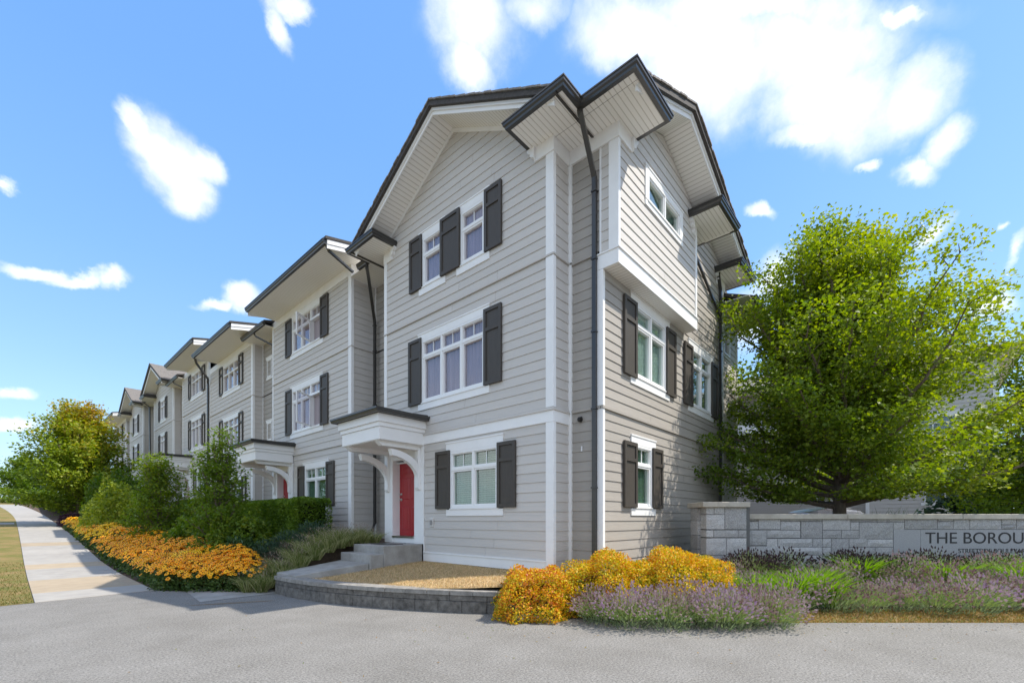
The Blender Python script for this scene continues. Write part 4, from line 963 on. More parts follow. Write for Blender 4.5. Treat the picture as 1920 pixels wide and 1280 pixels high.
W3 = [(1.87, 3.2), (4.57, 6.13), (7.2, 8.5)]
h5 = gable_unit(35.4, 41.2, 1.25, 33.1, 7.41, 'pointed-gable townhouse with grey shingles, nearer of the two far gables', W3)
downspout(h5, [(6.5, 42.1, 10.2), (6.9, 42.1, 9.9), (6.95, 42.1, 3)], a=.1, b=.08)
h6 = gable_unit(45.2, 51.0, 1.55, 41.2, 7.9, 'pointed-gable townhouse farthest along the row above the turning maple', W3)
h7 = flat_unit(7, 53.0, 60, 1.6, 51.0, 7.8, 'last flat-roofed townhouse just showing past the far gable', False, [], [(55, 57, 1, 1)], [(55, 57, 1, 1)], eave=(52.2, 59.5))

# ------------------------------------------------------------------ foliage helpers
def npmesh(name, V, F, m, parent=None, tint=None, smooth=False, **props):
    """mesh from numpy arrays; F is (n,4) or (n,3)"""
    V = np.asarray(V, dtype=np.float32).copy()
    if parent is not None: V -= np.array(origin(parent), dtype=np.float32)
    me = bpy.data.meshes.new(name); n = len(F); k = F.shape[1]
    me.vertices.add(len(V)); me.vertices.foreach_set('co', V.ravel())
    me.loops.add(n * k); me.loops.foreach_set('vertex_index', F.astype(np.int32).ravel())
    me.polygons.add(n); me.polygons.foreach_set('loop_start', np.arange(0, n * k, k, dtype=np.int32)); me.polygons.foreach_set('loop_total', np.full(n, k, dtype=np.int32))
    me.update(calc_edges=True); me.materials.append(m)
    if tint is not None:
        a = me.attributes.new('tint', 'FLOAT', 'POINT'); a.data.foreach_set('value', np.asarray(tint, dtype=np.float32))
    o = bpy.data.objects.new(name, me); C.objects.link(o)
    if parent is not None: o.parent = parent
    for a_, b_ in props.items(): o[a_] = b_
    return o
def unit(v): return v / np.maximum(1e-6, np.linalg.norm(v, axis=-1, keepdims=True))
def leaf_arrays(P, size, tint, aspect=.75, flat=.5, direction=None, dirw=0., droop=0., star=False):
    """leaves at P: kite (or lobed) blades, random heading, 'flat' pulls their faces towards the sky"""
    n = len(P); size = np.broadcast_to(size, (n,))[:, None]
    d = rng.normal(size=(n, 3)); d[:, 2] *= (1 - flat * .6); d = unit(d)
    if direction is not None: d = unit(d * (1 - dirw) + direction * dirw)
    d[:, 2] -= droop; d = unit(d)
    u = rng.normal(size=(n, 3)) * (1 - flat) + np.array([0, 0, 1.]) * flat * 1.6
    s = unit(np.cross(u, d)); nn = np.cross(d, s)
    s = s * size * aspect / 2; h = d * size / 2; up = nn * size * .12
    if star:
        V = np.stack([P - h, P - h * .15 + s * 1.1 + up, P + h * .15 + s * .45, P + h, P + h * .15 - s * .45, P - h * .15 - s * 1.1 + up], 1).reshape(-1, 3)
        b = np.arange(n)[:, None] * 6
        F = np.concatenate([b + np.array([0, 1, 2, 3]), b + np.array([0, 3, 4, 5])])
        return V, F, np.repeat(tint, 6)
    V = np.stack([P - h, P + s + up, P + h, P - s + up], 1).reshape(-1, 3)
    F = np.arange(n * 4).reshape(n, 4)
    return V, F, np.repeat(tint, 4)
def leaves(name, P, size, m, parent, tint, **k):
    V, F, T = leaf_arrays(np.asarray(P), size, np.asarray(tint), **k)
    return npmesh(name, V, F, m, parent, T, kind='stuff')
def ellipsoid_pts(n, c, r, shell=.55):
    v = unit(rng.normal(size=(n, 3))); q = (shell + (1 - shell) * rng.random((n, 1)) ** .6)
    return np.asarray(c) + v * q * np.asarray(r)

def branchy_tree(name, label, base, height, radius, m, trunk_h, n_limb, leafn, leafsize, top_tint=.0, tint0=.35, side_tint=None, group=None, trunk_r=.12, zc=.42, spiky=1., clump=(.5, .5, .26), star=True, lo_el=8, per=13, cat='tree', gaps=.0, seed=1, spread=1., profile=((0, .62), (.1, .9), (.25, 1), (.5, .86), (.72, .62), (.9, .32), (1, .08))):
    """trunk, limbs fanning out to an uneven crown, twigs, and leaves in layered sprays round the twig ends"""
    base = (base[0], base[1], ground_z(base[0], base[1]) + .03 if base[1] < 100 and base[0] > 2.3 else base[2]); rs = random.Random(seed); b = Vector(base); t = root(name, label, cat, base, group)
    wood = MB(); top = b + Vector((rs.uniform(-.1, .1), rs.uniform(-.1, .1), height * .82))
    pts = [b + (top - b) * f + Vector((rs.uniform(-1, 1), rs.uniform(-1, 1), 0)) * .05 * height * .2 * f for f in (0, .08, .2, .4, .6, .8, 1)]
    wood.tube(pts, [trunk_r * 1.35, trunk_r * 1.05, trunk_r, trunk_r * .8, trunk_r * .55, trunk_r * .3, .01], 9)
    wood.build('trunk', BARK, t, smooth=True)
    limbs = MB(); C_ = []; D_ = []
    def env(z):            # crown radius at height fraction
        return radius * lerp(z, profile)
    for k in range(n_limb):
        f = k / n_limb; az = k * 2.39996 + rs.uniform(-.4, .4); el = R(lo_el + (82 - lo_el) * f ** .85 + rs.uniform(-8, 8))
        z0 = trunk_h + (height * .62 - trunk_h) * f * rs.uniform(.75, 1.1)
        p0 = b + (top - b) * (z0 / (height * .82)); d = Vector((math.cos(az) * math.cos(el), math.sin(az) * math.cos(el), math.sin(el)))
        L = 0
        while L < height * 1.2:
            q = p0 + d * (L + .15); zz = (q.z - b.z - trunk_h * .8) / (height - trunk_h * .8); rr = math.hypot(q.x - b.x, q.y - b.y)
            if zz >= .97 or rr > env(zz): break
            L += .15
        L *= rs.uniform(.78, .92 + .08 * spiky)
        if L < .4: continue
        n = 6; P = []; 
        for j in range(n + 1):
            g_ = j / n; q = p0 + d * L * g_ + Vector((rs.uniform(-1, 1), rs.uniform(-1, 1), rs.uniform(-.6, .6))) * .05 * L * g_; q.z += .10 * L * g_ * g_; P.append(q)
        limbs.tube(P, [trunk_r * .42 * (1 - j / (n + .5)) + .006 for j in range(n + 1)], 5)
        for q_ in range(per):
            g_ = .22 + .78 * (q_ + rs.random()) / per; j = min(n - 1, int(g_ * n)); fr = g_ * n - j; q = P[j].lerp(P[j + 1], fr)
            a2 = rs.uniform(0, 6.283); sl = min(L, height * .42) * (.08 + .26 * (1 - g_)) * rs.uniform(.5, 1.2) * spread
            dd = (d * .9 + Vector((math.cos(a2), math.sin(a2), rs.uniform(-.35, .55)))).normalized(); e = q + dd * sl
            limbs.tube([q, q.lerp(e, .5) + Vector((0, 0, .04)), e], [.014, .009, .004], 3, cap=False)
            if rs.random() < gaps: continue
            C_.append(e); D_.append(dd)
            if sl > .5: C_.append(q.lerp(e, .5)); D_.append(dd)
        C_.append(P[-1]); D_.append(d)
    limbs.build('limbs', BARK, t, kind='stuff')
    C_ = np.array([tuple(c_) for c_ in C_]); D_ = np.array([tuple(c_) for c_ in D_])
    idx = rng.integers(0, len(C_), leafn); off = np.clip(rng.normal(size=(leafn, 3)), -1.5, 1.5) * np.array(clump) * .55 + D_[idx] * np.clip(rng.normal(size=(leafn, 1)), -1.6, 1.0) * clump[0] * .4
    off[:, 2] -= .03; P = C_[idx] + off
    keep = P[:, 2] > b.z + trunk_h * (.55 if trunk_h < 1.4 else 1.15); P = P[keep]; idx = idx[keep]
    ct = rng.random(len(C_))
    hz = (P[:, 2] - b.z) / height
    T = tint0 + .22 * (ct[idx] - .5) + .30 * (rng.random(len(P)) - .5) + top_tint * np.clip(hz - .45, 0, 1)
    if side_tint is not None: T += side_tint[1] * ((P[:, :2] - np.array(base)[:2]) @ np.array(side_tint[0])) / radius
    leaves('crown', P, leafsize * (.7 + .6 * rng.random(len(P))), m, t, np.clip(T, 0, 1), aspect=.95, flat=.55, droop=.25, star=star)
    return t

def mound(name, label, c, r, m, leafn, size, cat='shrub', group=None, tint=(.2, .6), aspect=.6, flat=.25, top=0., stems=True, lump=.18, dirup=.0, bottom=.0, fleck=None):
    """low shrub: leaves through a lumpy dome with twigs inside"""
    c = (c[0], c[1], ground_z(c[0], c[1]) + .02 if c[1] > 11 and c[0] > 2.3 else c[2]); t = root(name, label, cat, (c[0], c[1], c[2]), group); r = np.array(r)
    v = unit(rng.normal(size=(leafn, 3))); v[:, 2] = np.abs(v[:, 2]) * 1.0 - bottom
    q = (.72 + .28 * rng.random((leafn, 1)) ** .5)
    ph = rng.random(6) * 6.28
    lum = 1 + lump * (np.sin(v[:, :1] * 5 + ph[0]) * np.sin(v[:, 1:2] * 6 + ph[1]) + .5 * np.sin(v[:, :1] * 13 + ph[2]) * np.sin(v[:, 1:2] * 12 + ph[3] + v[:, 2:3] * 9))
    P = np.array(c) + v * q * r * lum; P[:, 2] = np.maximum(P[:, 2], c[2] + .02)
    T = tint[0] + (tint[1] - tint[0]) * rng.random(leafn) + top * np.clip(v[:, 2] - .2, 0, 1) + .12 * np.sin(v[:, 0] * 9 + ph[4]) * np.sin(v[:, 1] * 8 + ph[5])
    leaves('foliage', P, size * (.7 + .6 * rng.random(leafn)), m, t, np.clip(T, 0, 1), aspect=aspect, flat=flat, direction=v if dirup else None, dirw=dirup)
    if stems:
        mb = MB()
        for k in range(14):
            a = random.uniform(0, 6.28); rr = random.uniform(.3, .8); e = (c[0] + math.cos(a) * r[0] * rr, c[1] + math.sin(a) * r[1] * rr, c[2] + r[2] * random.uniform(.4, .75))
            mb.tube([(c[0] + math.cos(a) * .05, c[1] + math.sin(a) * .05, c[2] - .05), ((c[0] + e[0]) / 2, (c[1] + e[1]) / 2, c[2] + (e[2] - c[2]) * .6), e], [.012, .008, .004], 4)
        mb.build('stems', TWIG, t, kind='stuff')
    return t
def blades(name, P, h, w, m, parent, lean=.5, tint=(0, 1), seg=2, leandir=None):
    """grass blades: bent strips"""
    P = np.asarray(P); n = len(P); h = np.broadcast_to(h, (n,))[:, None]; a = rng.random(n) * 6.283
    d = np.stack([np.cos(a), np.sin(a), np.zeros(n)], 1)
    if leandir is not None: d = unit(d * .5 + leandir)
    s = np.stack([-np.sin(a + .6), np.cos(a + .6), np.zeros(n)], 1) * w / 2; l = (lean * (.4 + 1.0 * rng.random((n, 1)))) * h
    z = np.array([0, 0, 1.])
    A = P; B = P + z * h * .6 + d * l * .35; Cc = P + z * h * (.98 - .12 * lean) + d * l
    V = np.stack([A - s, A + s, B + s * .8, B - s * .8, Cc], 1).reshape(-1, 3); b = np.arange(n)[:, None] * 5
    F = np.concatenate([b + np.array([0, 1, 2]), b + np.array([0, 2, 3]), b + np.array([3, 2, 4])])
    T = np.repeat(tint[0] + (tint[1] - tint[0]) * rng.random(n), 5)
    return npmesh(name, V, F, m, parent, T, kind='stuff')

# ------------------------------------------------------------------ front lawn and block retaining wall
WP = [(3.84, 10.36), (3.86, 9.6), (3.98, 8.75), (4.20, 7.9), (4.50, 7.1), (4.82, 6.4), (5.18, 5.72), (5.60, 5.08)]
def catmull(P, n):
    P = [Vector(p) for p in P]; out = []
    Q = [P[0] * 2 - P[1]] + P + [P[-1] * 2 - P[-2]]
    for i in range(1, len(Q) - 2):
        for k in range(n):
            t = k / n; a, b, c, d = Q[i - 1], Q[i], Q[i + 1], Q[i + 2]
            out.append(.5 * ((2 * b) + (c - a) * t + (2 * a - 5 * b + 4 * c - d) * t * t + (3 * b - a - 3 * c + d) * t ** 3))
    out.append(P[-1]); return out
WC = catmull(WP, 24)
def along(path, step):
    """points at equal arc spacing"""
    out = [path[0]]; acc = 0
    for a, b in zip(path, path[1:]):
        L = (b - a).length
        while acc + L >= step:
            t = (step - acc) / L; a = a.lerp(b, t); out.append(a.copy()); L = (b - a).length; acc = 0
        acc += L
    return out
rw = root('retaining_wall', 'low curved grey block wall holding up the dry front lawn', 'garden wall', (4.6, 7, 0))
def blockrow(name, m, off0, off1, z0, z1, step, jitter, start=0., rough=.008):
    pts = along(WC, step)
    if start: pts = [WC[0]] + along(WC, step)[0:0] + [p for p in along([WC[0]] + WC, step)][1:]
    P = pts + [WC[-1]]
    for a, b in zip(P, P[1:]):
        d = (b - a)
        if d.length < .08: continue
        d.normalize(); nrm = Vector((d.y, -d.x)) * -1            # away from the lane side
        if nrm.dot(Vector((1, .4))) < 0: nrm = -nrm
        a2, b2 = a + d * .003, b - d * .003; j = random.uniform(-jitter, jitter)
        q = MB(); A0, B0 = a2 + nrm * (off0 + j), b2 + nrm * (off0 + j); A1, B1 = a2 + nrm * off1, b2 + nrm * off1
        mid = (A0 + B0) / 2 - nrm * rough
        q.prism([(A0.x, A0.y, z0), (mid.x, mid.y, z0), (B0.x, B0.y, z0), (B1.x, B1.y, z0), (A1.x, A1.y, z0)], [(A0.x, A0.y, z1), (mid.x, mid.y, z1), (B0.x, B0.y, z1), (B1.x, B1.y, z1), (A1.x, A1.y, z1)])
        q.build(name, m, rw, bevel=.006)
blockrow('block', BLK, .004, .26, -.04, .20, .44, .006, rough=.02)
blockrow('block', BLK, .012, .26, .204, .30, .66, .005, rough=.012)
blockrow('cap_stone', BLKCAP, -.012, .29, .303, .385, .42, .003)
q = MB(); q.prism([(5.60, 5.10, -.03), (5.86, 4.86, -.03), (6.02, 5.06, -.03), (5.76, 5.30, -.03)], [(5.60, 5.10, .15), (5.86, 4.86, .15), (6.02, 5.06, .15), (5.76, 5.30, .15)]); q.build('block', BLK, rw, bevel=.008)
# lawn surface
def lawn_z(x, y):
    t = sm((x - 4.1) / 2.8); return .335 + .2 * t + .012 * mnoise.noise((x * 1.5, y * 1.5, 0))
lx = []; 
LAWN = [(4.05, 9.6), (4.15, 8.8), (4.38, 7.95), (4.68, 7.15), (4.96, 6.4), (5.3, 5.75), (5.68, 5.08), (5.9, 4.85), (6.4, 4.7), (7.05, 4.8), (7.05, 9.28), (5.5, 9.3)]
DRYM = mat('dry_turf', (.50, .37, .20), .95, (.34, .24, .12), 2.5, bump=.8, bscale=110, detail=8)
bmx = bmesh.new(); vs = [bmx.verts.new((x, y, 0)) for x, y in LAWN]; bmx.faces.new(vs)
for _ in range(4):
    bmesh.ops.triangulate(bmx, faces=bmx.faces[:]); bmesh.ops.subdivide_edges(bmx, edges=bmx.edges[:], cuts=1)
for v in bmx.verts: v.co.z = lawn_z(v.co.x, v.co.y)
me = bpy.data.meshes.new('lawn'); bmx.to_mesh(me); bmx.free(); me.materials.append(DRYM); me.polygons.foreach_set('use_smooth', [True] * len(me.polygons))
lawn = bpy.data.objects.new('lawn', me); C.objects.link(lawn); lawn['kind'] = 'structure'
def inpoly(x, y, poly):
    c = False; j = len(poly) - 1
    for i in range(len(poly)):
        if (poly[i][1] > y) != (poly[j][1] > y) and x < (poly[j][0] - poly[i][0]) * (y - poly[i][1]) / (poly[j][1] - poly[i][1]) + poly[i][0]: c = not c
        j = i
    return c
P = []
while len(P) < 34000:
    x, y = random.uniform(4.0, 7.05), random.uniform(4.7, 9.6)
    if inpoly(x, y, LAWN): P.append((x, y, lawn_z(x, y) - .005))
lg = blades('lawn_grass', P, .025 + .035 * rng.random(len(P)), .007, L_DRY, None, lean=1.0)
setp(lg, label='short straw-coloured dry grass of the little front lawn', category='grass')
# verge blades near the lane
P = [(x, y, path_z(y) + .01) for x, y in ((random.uniform(-5, .3), 12.66 + random.random() ** 1.6 * 10) for _ in range(14000))]
vg = blades('verge_grass', P, .02 + .03 * rng.random(len(P)), .01, L_LAWN, None, lean=.8)
setp(vg, label='patchy browning grass of the verge left of the pavement', category='grass')
# dry strip along the lane on the right
strip = []
for i in range(20000):
    D = 6.98 + random.random() ** 1.2 * .75; r = random.uniform(3.35, 12); x, y = dr(D, r); strip.append((x, y, ground_z(x, y) + .0))
sgm = blades('strip_grass', strip, .02 + .04 * rng.random(len(strip)), .009, L_STRIP, None, lean=.9)
setp(sgm, label='thin strip of browned grass between lane and lavender bed', category='grass')
PTS = [dr(6.96, 3.3), dr(6.96, 30), dr(7.7, 30), dr(7.7, 3.6)]
STRM = mat('strip_turf', (.30, .19, .07), .95, (.20, .14, .05), 8, bump=.7, bscale=110)
bm2 = [(x, y, ground_z(x, y) + .012) for x, y in (dr(D, r) for D in (6.97, 7.15, 7.35, 7.6) for r in np.arange(3.3, 30, .5))]
nn = len(np.arange(3.3, 30, .5)); fs = [(j * nn + i, j * nn + i + 1, (j + 1) * nn + i + 1, (j + 1) * nn + i) for j in range(3) for i in range(nn - 1)]
me = bpy.data.meshes.new('dry_strip'); me.from_pydata(bm2, [], fs); me.materials.append(STRM); o = bpy.data.objects.new('dry_strip', me); C.objects.link(o); o['kind'] = 'structure'

# ------------------------------------------------------------------ stone entrance wall
sw = root('stone_wall', 'grey split granite entrance wall with carved lettering and capped end pillar', 'stone wall', (*dr(10, 7), .3))
def wp(r, D, z): x, y = dr(D, r); return (x, y, z)
def stone(r0, r1, z0, z1, D0, D1, m=GRAN, name='stone', proud=.03, g=.006, par=None):
    r0 += g; r1 -= g; z0 += g; z1 -= g; q = MB()
    nx = max(2, int((r1 - r0) / .09)); nz = max(2, int((z1 - z0) / .08)); F = []; 
    base = len(q.v)
    for j in range(nz + 1):
        for i in range(nx + 1):
            e = 0 if (i in (0, nx) or j in (0, nz)) else 1
            dd = D0 - (proud * random.uniform(.25, 1.0) if e else 0)
            q.v.append(wp(r0 + (r1 - r0) * i / nx, dd, z0 + (z1 - z0) * j / nz))
    for j in range(nz):
        for i in range(nx): q.f.append((j * (nx + 1) + i, j * (nx + 1) + i + 1, (j + 1) * (nx + 1) + i + 1, (j + 1) * (nx + 1) + i))
    i = len(q.v); q.v += [wp(r0, D0, z0), wp(r1, D0, z0), wp(r1, D0, z1), wp(r0, D0, z1), wp(r0, D1, z0), wp(r1, D1, z0), wp(r1, D1, z1), wp(r0, D1, z1)]
    q.f += [(i, i + 1, i + 5, i + 4), (i + 1, i + 2, i + 6, i + 5), (i + 2, i + 3, i + 7, i + 6), (i + 3, i, i + 4, i + 7), (i + 4, i + 5, i + 6, i + 7)]
    return q.build(name, m, par or sw)
def obox(mb, r0, r1, D0, D1, z0, z1):
    mb.hexa([wp(r0, D0, z0), wp(r1, D0, z0), wp(r1, D1, z0), wp(r0, D1, z0), wp(r0, D0, z1), wp(r1, D0, z1), wp(r1, D1, z1), wp(r0, D1, z1)]); return mb
ZTOP = 1.60
core = MB(); obox(core, 5.20, 24, 10.02, 10.38, .0, ZTOP); core.build('mortar_core', mat('mortar', (.13, .13, .125), .95), sw)
K = 10 / 842.4
def U(u): return (u - 960) * K
def Z(v): return 1.6 + (973.7 - v) * K
# stones measured along the wall face: (left, right, top, bottom)
ST = [(1400, 1421, 968, 977), (1400, 1421, 977, 992), (1422, 1463, 968, 992), (1464, 1529, 968, 977), (1530, 1541, 968, 977), (1464, 1500, 977, 993), (1502, 1541, 977, 1009),
      (1400, 1437, 993, 1022), (1438, 1500, 993, 1008), (1438, 1457, 1009, 1024), (1458, 1523, 1009, 1025), (1524, 1541, 1009, 1025), (1400, 1479, 1023, 1053), (1480, 1541, 1025, 1040), (1480, 1498, 1040, 1060), (1499, 1541, 1040, 1070), (1400, 1479, 1053, 1075), (1480, 1498, 1060, 1080),
      (1542, 1594, 968, 993), (1595, 1643, 968, 978), (1595, 1610, 978, 993), (1542, 1577, 993, 1009), (1578, 1610, 993, 1009), (1611, 1674, 978, 1010), (1644, 1664, 968, 978), (1665, 1695, 968, 978), (1675, 1695, 978, 993), (1542, 1558, 1009, 1025), (1559, 1591, 1009, 1040), (1592, 1625, 1009, 1025), (1626, 1674, 1010, 1025), (1542, 1558, 1025, 1042), (1592, 1641, 1025, 1042), (1642, 1674, 1025, 1042), (1542, 1610, 1042, 1075), (1611, 1674, 1042, 1075),
      (1696, 1757, 969, 992), (1758, 1787, 969, 977), (1758, 1787, 977, 992), (1788, 1817, 969, 992), (1818, 1877, 969, 992), (1878, 1905, 969, 983), (1878, 1905, 983, 992), (1906, 1960, 969, 992), (1961, 2010, 969, 978), (1961, 2010, 978, 992), (2011, 2080, 969, 992), (2081, 2150, 969, 992),
      (1675, 1760, 1041, 1075), (1761, 1850, 1041, 1075), (1851, 1950, 1041, 1075), (1951, 2060, 1041, 1075), (2061, 2150, 1041, 1075)]
for (a, b_, t_, m_) in ST: stone(U(a), U(b_ + 1), Z(m_), Z(t_), 10.0, 10.25)
for (a, b_) in ((1675, 1725), (1726, 1960), (1961, 2050)): 
    q = MB(); obox(q, U(a) + .004, U(b_ + 1) - .004, 9.995, 10.2, Z(1041) + .004, Z(992) - .004); q.build('lettering_panel' if a == 1726 else 'smooth_panel', POLI, sw)
# two rows more beyond the frame
r = U(2151)
while r < 24:
    w = random.uniform(.35, .85); stone(r, r + w, Z(1075), Z(1020), 10, 10.25); stone(r, r + w, Z(1020), Z(968), 10, 10.25); r += w
r = U(1400)
for w in (2.2, 2.55, 2.4, 2.6, 2.4, 2.5, 2.6):
    q = MB(); obox(q, r + .003, r + w - .003, 9.93, 10.47, ZTOP + .01, ZTOP + .125); q.build('cap_stone', GRANCAP, sw, bevel=.008); r += w
# pillar
core = MB(); obox(core, U(1326), U(1398), 9.82, 10.5, 0, Z(950)); core.build('mortar_core', MATS['mortar'], sw)
for (a, b_, t_, m_) in ((1324, 1338, 950, 964), (1339, 1358, 950, 964), (1324, 1358, 964, 992), (1359, 1399, 950, 992), (1324, 1337, 993, 1007), (1338, 1383, 993, 1007), (1384, 1399, 993, 1007), (1324, 1361, 1008, 1040), (1362, 1399, 1008, 1038), (1324, 1361, 1040, 1070), (1362, 1382, 1038, 1070), (1383, 1399, 1038, 1070)):
    kk = 9.8 / 842.4; stone((a - 960) * kk, (b_ + 1 - 960) * kk, 1.6 + (973.7 - m_) * kk, 1.6 + (973.7 - t_) * kk, 9.8, 10.1, proud=.022)
for z0 in (.3, .62, .94, 1.26, 1.58):    # side faces of the pillar
    for sgn, rr in ((-1, (1324 - 960) * 9.8 / 842.4), (1, (1400 - 960) * 9.8 / 842.4)):
        q = MB(); obox(q, rr - .06 if sgn < 0 else rr - .02, rr + .02 if sgn < 0 else rr + .03, 10.11, 10.5, z0, min(z0 + .31, 1.86)); q.build('stone', GRAN, sw)
q = MB(); obox(q, (1317 - 960) * K * .975, (1406 - 960) * K * .975, 9.72, 10.6, 1.87, 1.985); q.build('cap_stone', GRANCAP, sw, bevel=.01)
# cut lettering
LET = mat('cut_letter', (.02, .02, .022), .5)
ang = math.atan2(RT.y, RT.x)
lt = text_obj('lettering', 'THE BOROUGH', LET, sw, (*dr(9.993, U(1734)), Z(1018) + .0), ang, .355, .003)
lt.scale = (1.0, 1.0, 1.0)
def fit_width(o, wanted_r0, wanted_r1, frac):
    xs = [v.co.x for v in o.data.vertices]; w = max(xs) - min(xs); return w
wd = fit_width(lt, 0, 0, 0)
lt.scale = ((U(1966) - U(1734)) / wd, 1, 1)
l2 = text_obj('lettering', 'STREETSIDE BOULEVARD', LET, sw, (*dr(9.993, U(1796)), Z(1036)), ang, .14, .002)
l2.scale = ((U(1930) - U(1796)) / fit_width(l2, 0, 0, 0) * 1.0, 1, 1)

# ------------------------------------------------------------------ planting on the right
# golden spirea
mound('spirea', 'small rusty orange spirea at the end of the block wall', (*dr(7.62, .42), .0), (.88, .76, .80), L_SPIR, 17000, .042, tint=(.0, .85), top=.25, lump=.15, group='golden spirea bushes')
mound('spirea', 'golden spirea against the house corner, left half of the big mound', (*dr(8.1, 1.75), .05), (1.15, .95, .96), L_SPIR, 23000, .042, tint=(-.05, .68), top=.22, lump=.14, group='golden spirea bushes')
mound('spirea', 'golden spirea under the side window, right half of the big mound', (*dr(8.35, 3.05), .1), (1.42, 1.0, .94), L_SPIR, 27000, .042, tint=(-.05, .68), top=.22, lump=.14, group='golden spirea bushes')

def lav_mesh(seed, h=.5, w=.42, dark=False, m=210, tr=(0, 1)):
    """one lavender clump: grey-green needles and a haze of spikes; returned as (foliage, spikes) meshes"""
    n = 420; a = rng.random(n) * 6.283; q = np.sqrt(rng.random(n)) * w; z = rng.random(n)
    P = np.stack([np.cos(a) * q * (.6 + .4 * z), np.sin(a) * q * (.6 + .4 * z), z * h * .62 * (1.1 - (q / w) ** 2 * .5)], 1)
    dirs = unit(np.stack([np.cos(a) * q / w, np.sin(a) * q / w, np.full(n, .9)], 1))
    V, F, T = leaf_arrays(P, .09 * (.6 + .8 * rng.random(n)), rng.random(n) * .8, aspect=.16, flat=.0, direction=dirs, dirw=.75)
    fo = npmesh('foliage', V, F, L_LAV, None, T)
    a = rng.random(m) * 6.283; q = np.sqrt(rng.random(m)) * w * 1.05
    base = np.stack([np.cos(a) * q * .6, np.sin(a) * q * .6, np.full(m, h * .3)], 1)
    tip = np.stack([np.cos(a) * q * 1.25, np.sin(a) * q * 1.25, h * (.62 + .5 * rng.random(m)) * (1.12 - (q / w) ** 2 * .45)], 1)
    d = unit(tip - base); s = unit(np.cross(d, rng.normal(size=(m, 3))))
    # stalks
    V1 = np.stack([base - s * .002, base + s * .002, tip + s * .002, tip - s * .002], 1).reshape(-1, 3)
    T1 = np.full(m * 4, .9)
    so = npmesh('stalks', V1, np.arange(m * 4).reshape(m, 4), L_LAV, None, T1)
    # heads: crossed little kites
    VV = []; TT = []
    ht = tr[0] + (tr[1] - tr[0]) * rng.random(m)
    for k in range(2):
        s2 = s if k == 0 else unit(np.cross(d, s)); L = (.038 if not dark else .045) ; wd_ = .016
        VV.append(np.stack([tip - d * L * .4, tip + s2 * wd_, tip + d * L, tip - s2 * wd_], 1).reshape(-1, 3)); TT.append(np.repeat(ht, 4))
    V2 = np.concatenate(VV); ho = npmesh('spikes', V2, np.arange(len(V2)).reshape(-1, 4), L_DKF if dark else L_LAVF, None, np.concatenate(TT))
    ms = (fo.data, so.data, ho.data)
    for o in (fo, so, ho): bpy.data.objects.remove(o)
    return ms
LV = [lav_mesh(0, .46, .42, m=300, tr=(0, .6)), lav_mesh(1, .5, .42, m=270, tr=(.3, .85)), lav_mesh(2, .48, .44, m=320, tr=(.6, 1)), lav_mesh(3, .44, .42, m=60, tr=(.2, 1)), lav_mesh(4, .42, .4, m=90, tr=(0, .5)), lav_mesh(5, .52, .4, m=170, tr=(.1, .8))]; LD = [lav_mesh(9, .50, .42, True), lav_mesh(10, .45, .45, True)]
LAVN = [0]
def lavender(D, r, s=1., dark=False, label=None, group='lavender clumps in the bed before the stone wall'):
    x, y = dr(D, r); z = max(0, ground_z(x, y)) - .01
    if label is None:
        row = 'front row beside the dry strip' if D < 7.95 else 'middle row of the bed' if D < 8.45 else 'back row of the bed'
        part = 'left end near the pillar' if r < 6.2 else 'middle, below the lettering' if r < 10.6 else 'far right'
        label = ('dark seeded lavender against the stone wall, ' + part) if dark else 'lavender clump, ' + row + ', ' + part
    if dark: group = 'dark lavender clumps at the foot of the wall'
    t = root('lavender', label, 'lavender', (x, y, z), group); t.scale = (s, s, s * random.uniform(.88, 1.1)); t.rotation_euler = (0, 0, random.uniform(0, 6.28))
    ms = random.choice(LD if dark else (LV[:3] + LV[5:] if D < 7.6 and r < 4.3 else LV))
    for nm, me in zip(('foliage', 'stalks', 'flower_spikes'), ms):
        o = bpy.data.objects.new(nm, me); C.objects.link(o); o.parent = t; o['kind'] = 'stuff'
    return t
for D, r, s in ((6.72, 1.75, .95), (6.6, 2.3, 1.0), (6.62, 3.1, 1.0), (6.7, 3.9, .95), (7.0, 4.1, 1.0), (7.35, 3.95, 1.05), (7.2, 1.4, 1.0), (6.95, 1.38, .9), (7.15, 1.9, 1.15), (6.9, 2.35, .95), (7.25, 2.75, 1.1), (6.88, 3.1, 1.0), (7.3, 3.35, 1.05), (7.0, 3.75, .95), (7.5, 1.5, .9), (7.62, 2.35, 1.0), (6.75, 2.75, .85), (6.72, 3.45, .85)):
    lavender(D, r, s, label='lavender clump on the lane edge, ' + ('left, below the spirea' if r < 2.2 else 'middle, below the spirea' if r < 3.2 else 'right end, nearest the dry strip'), group='lavender clumps spilling on to the lane')
rr_ = random.Random(5)
for D in (7.68, 8.2, 8.75):
    r = 4.25 + rr_.uniform(-.1, .1)
    while r < 12.5:
        if not (D < 8.3 and 4.5 < r < 5.6 and rr_.random() < .5): lavender(D + rr_.uniform(-.12, .12), r, rr_.uniform(.85, 1.12))
        r += rr_.uniform(.5, .66)
for r, D in ((4.9, 9.25), (5.25, 9.4), (5.0, 8.8), (6.75, 9.2), (7.15, 9.3), (7.5, 9.1), (8.4, 9.4), (8.9, 9.45), (9.4, 9.4), (10, 9.4), (10.6, 9.4), (11.3, 9.4), (12, 9.4), (5.7, 9.35), (8.0, 9.35), (4.65, 8.9)):
    lavender(D, r, 1.05 if r < 8 else .95, dark=True)
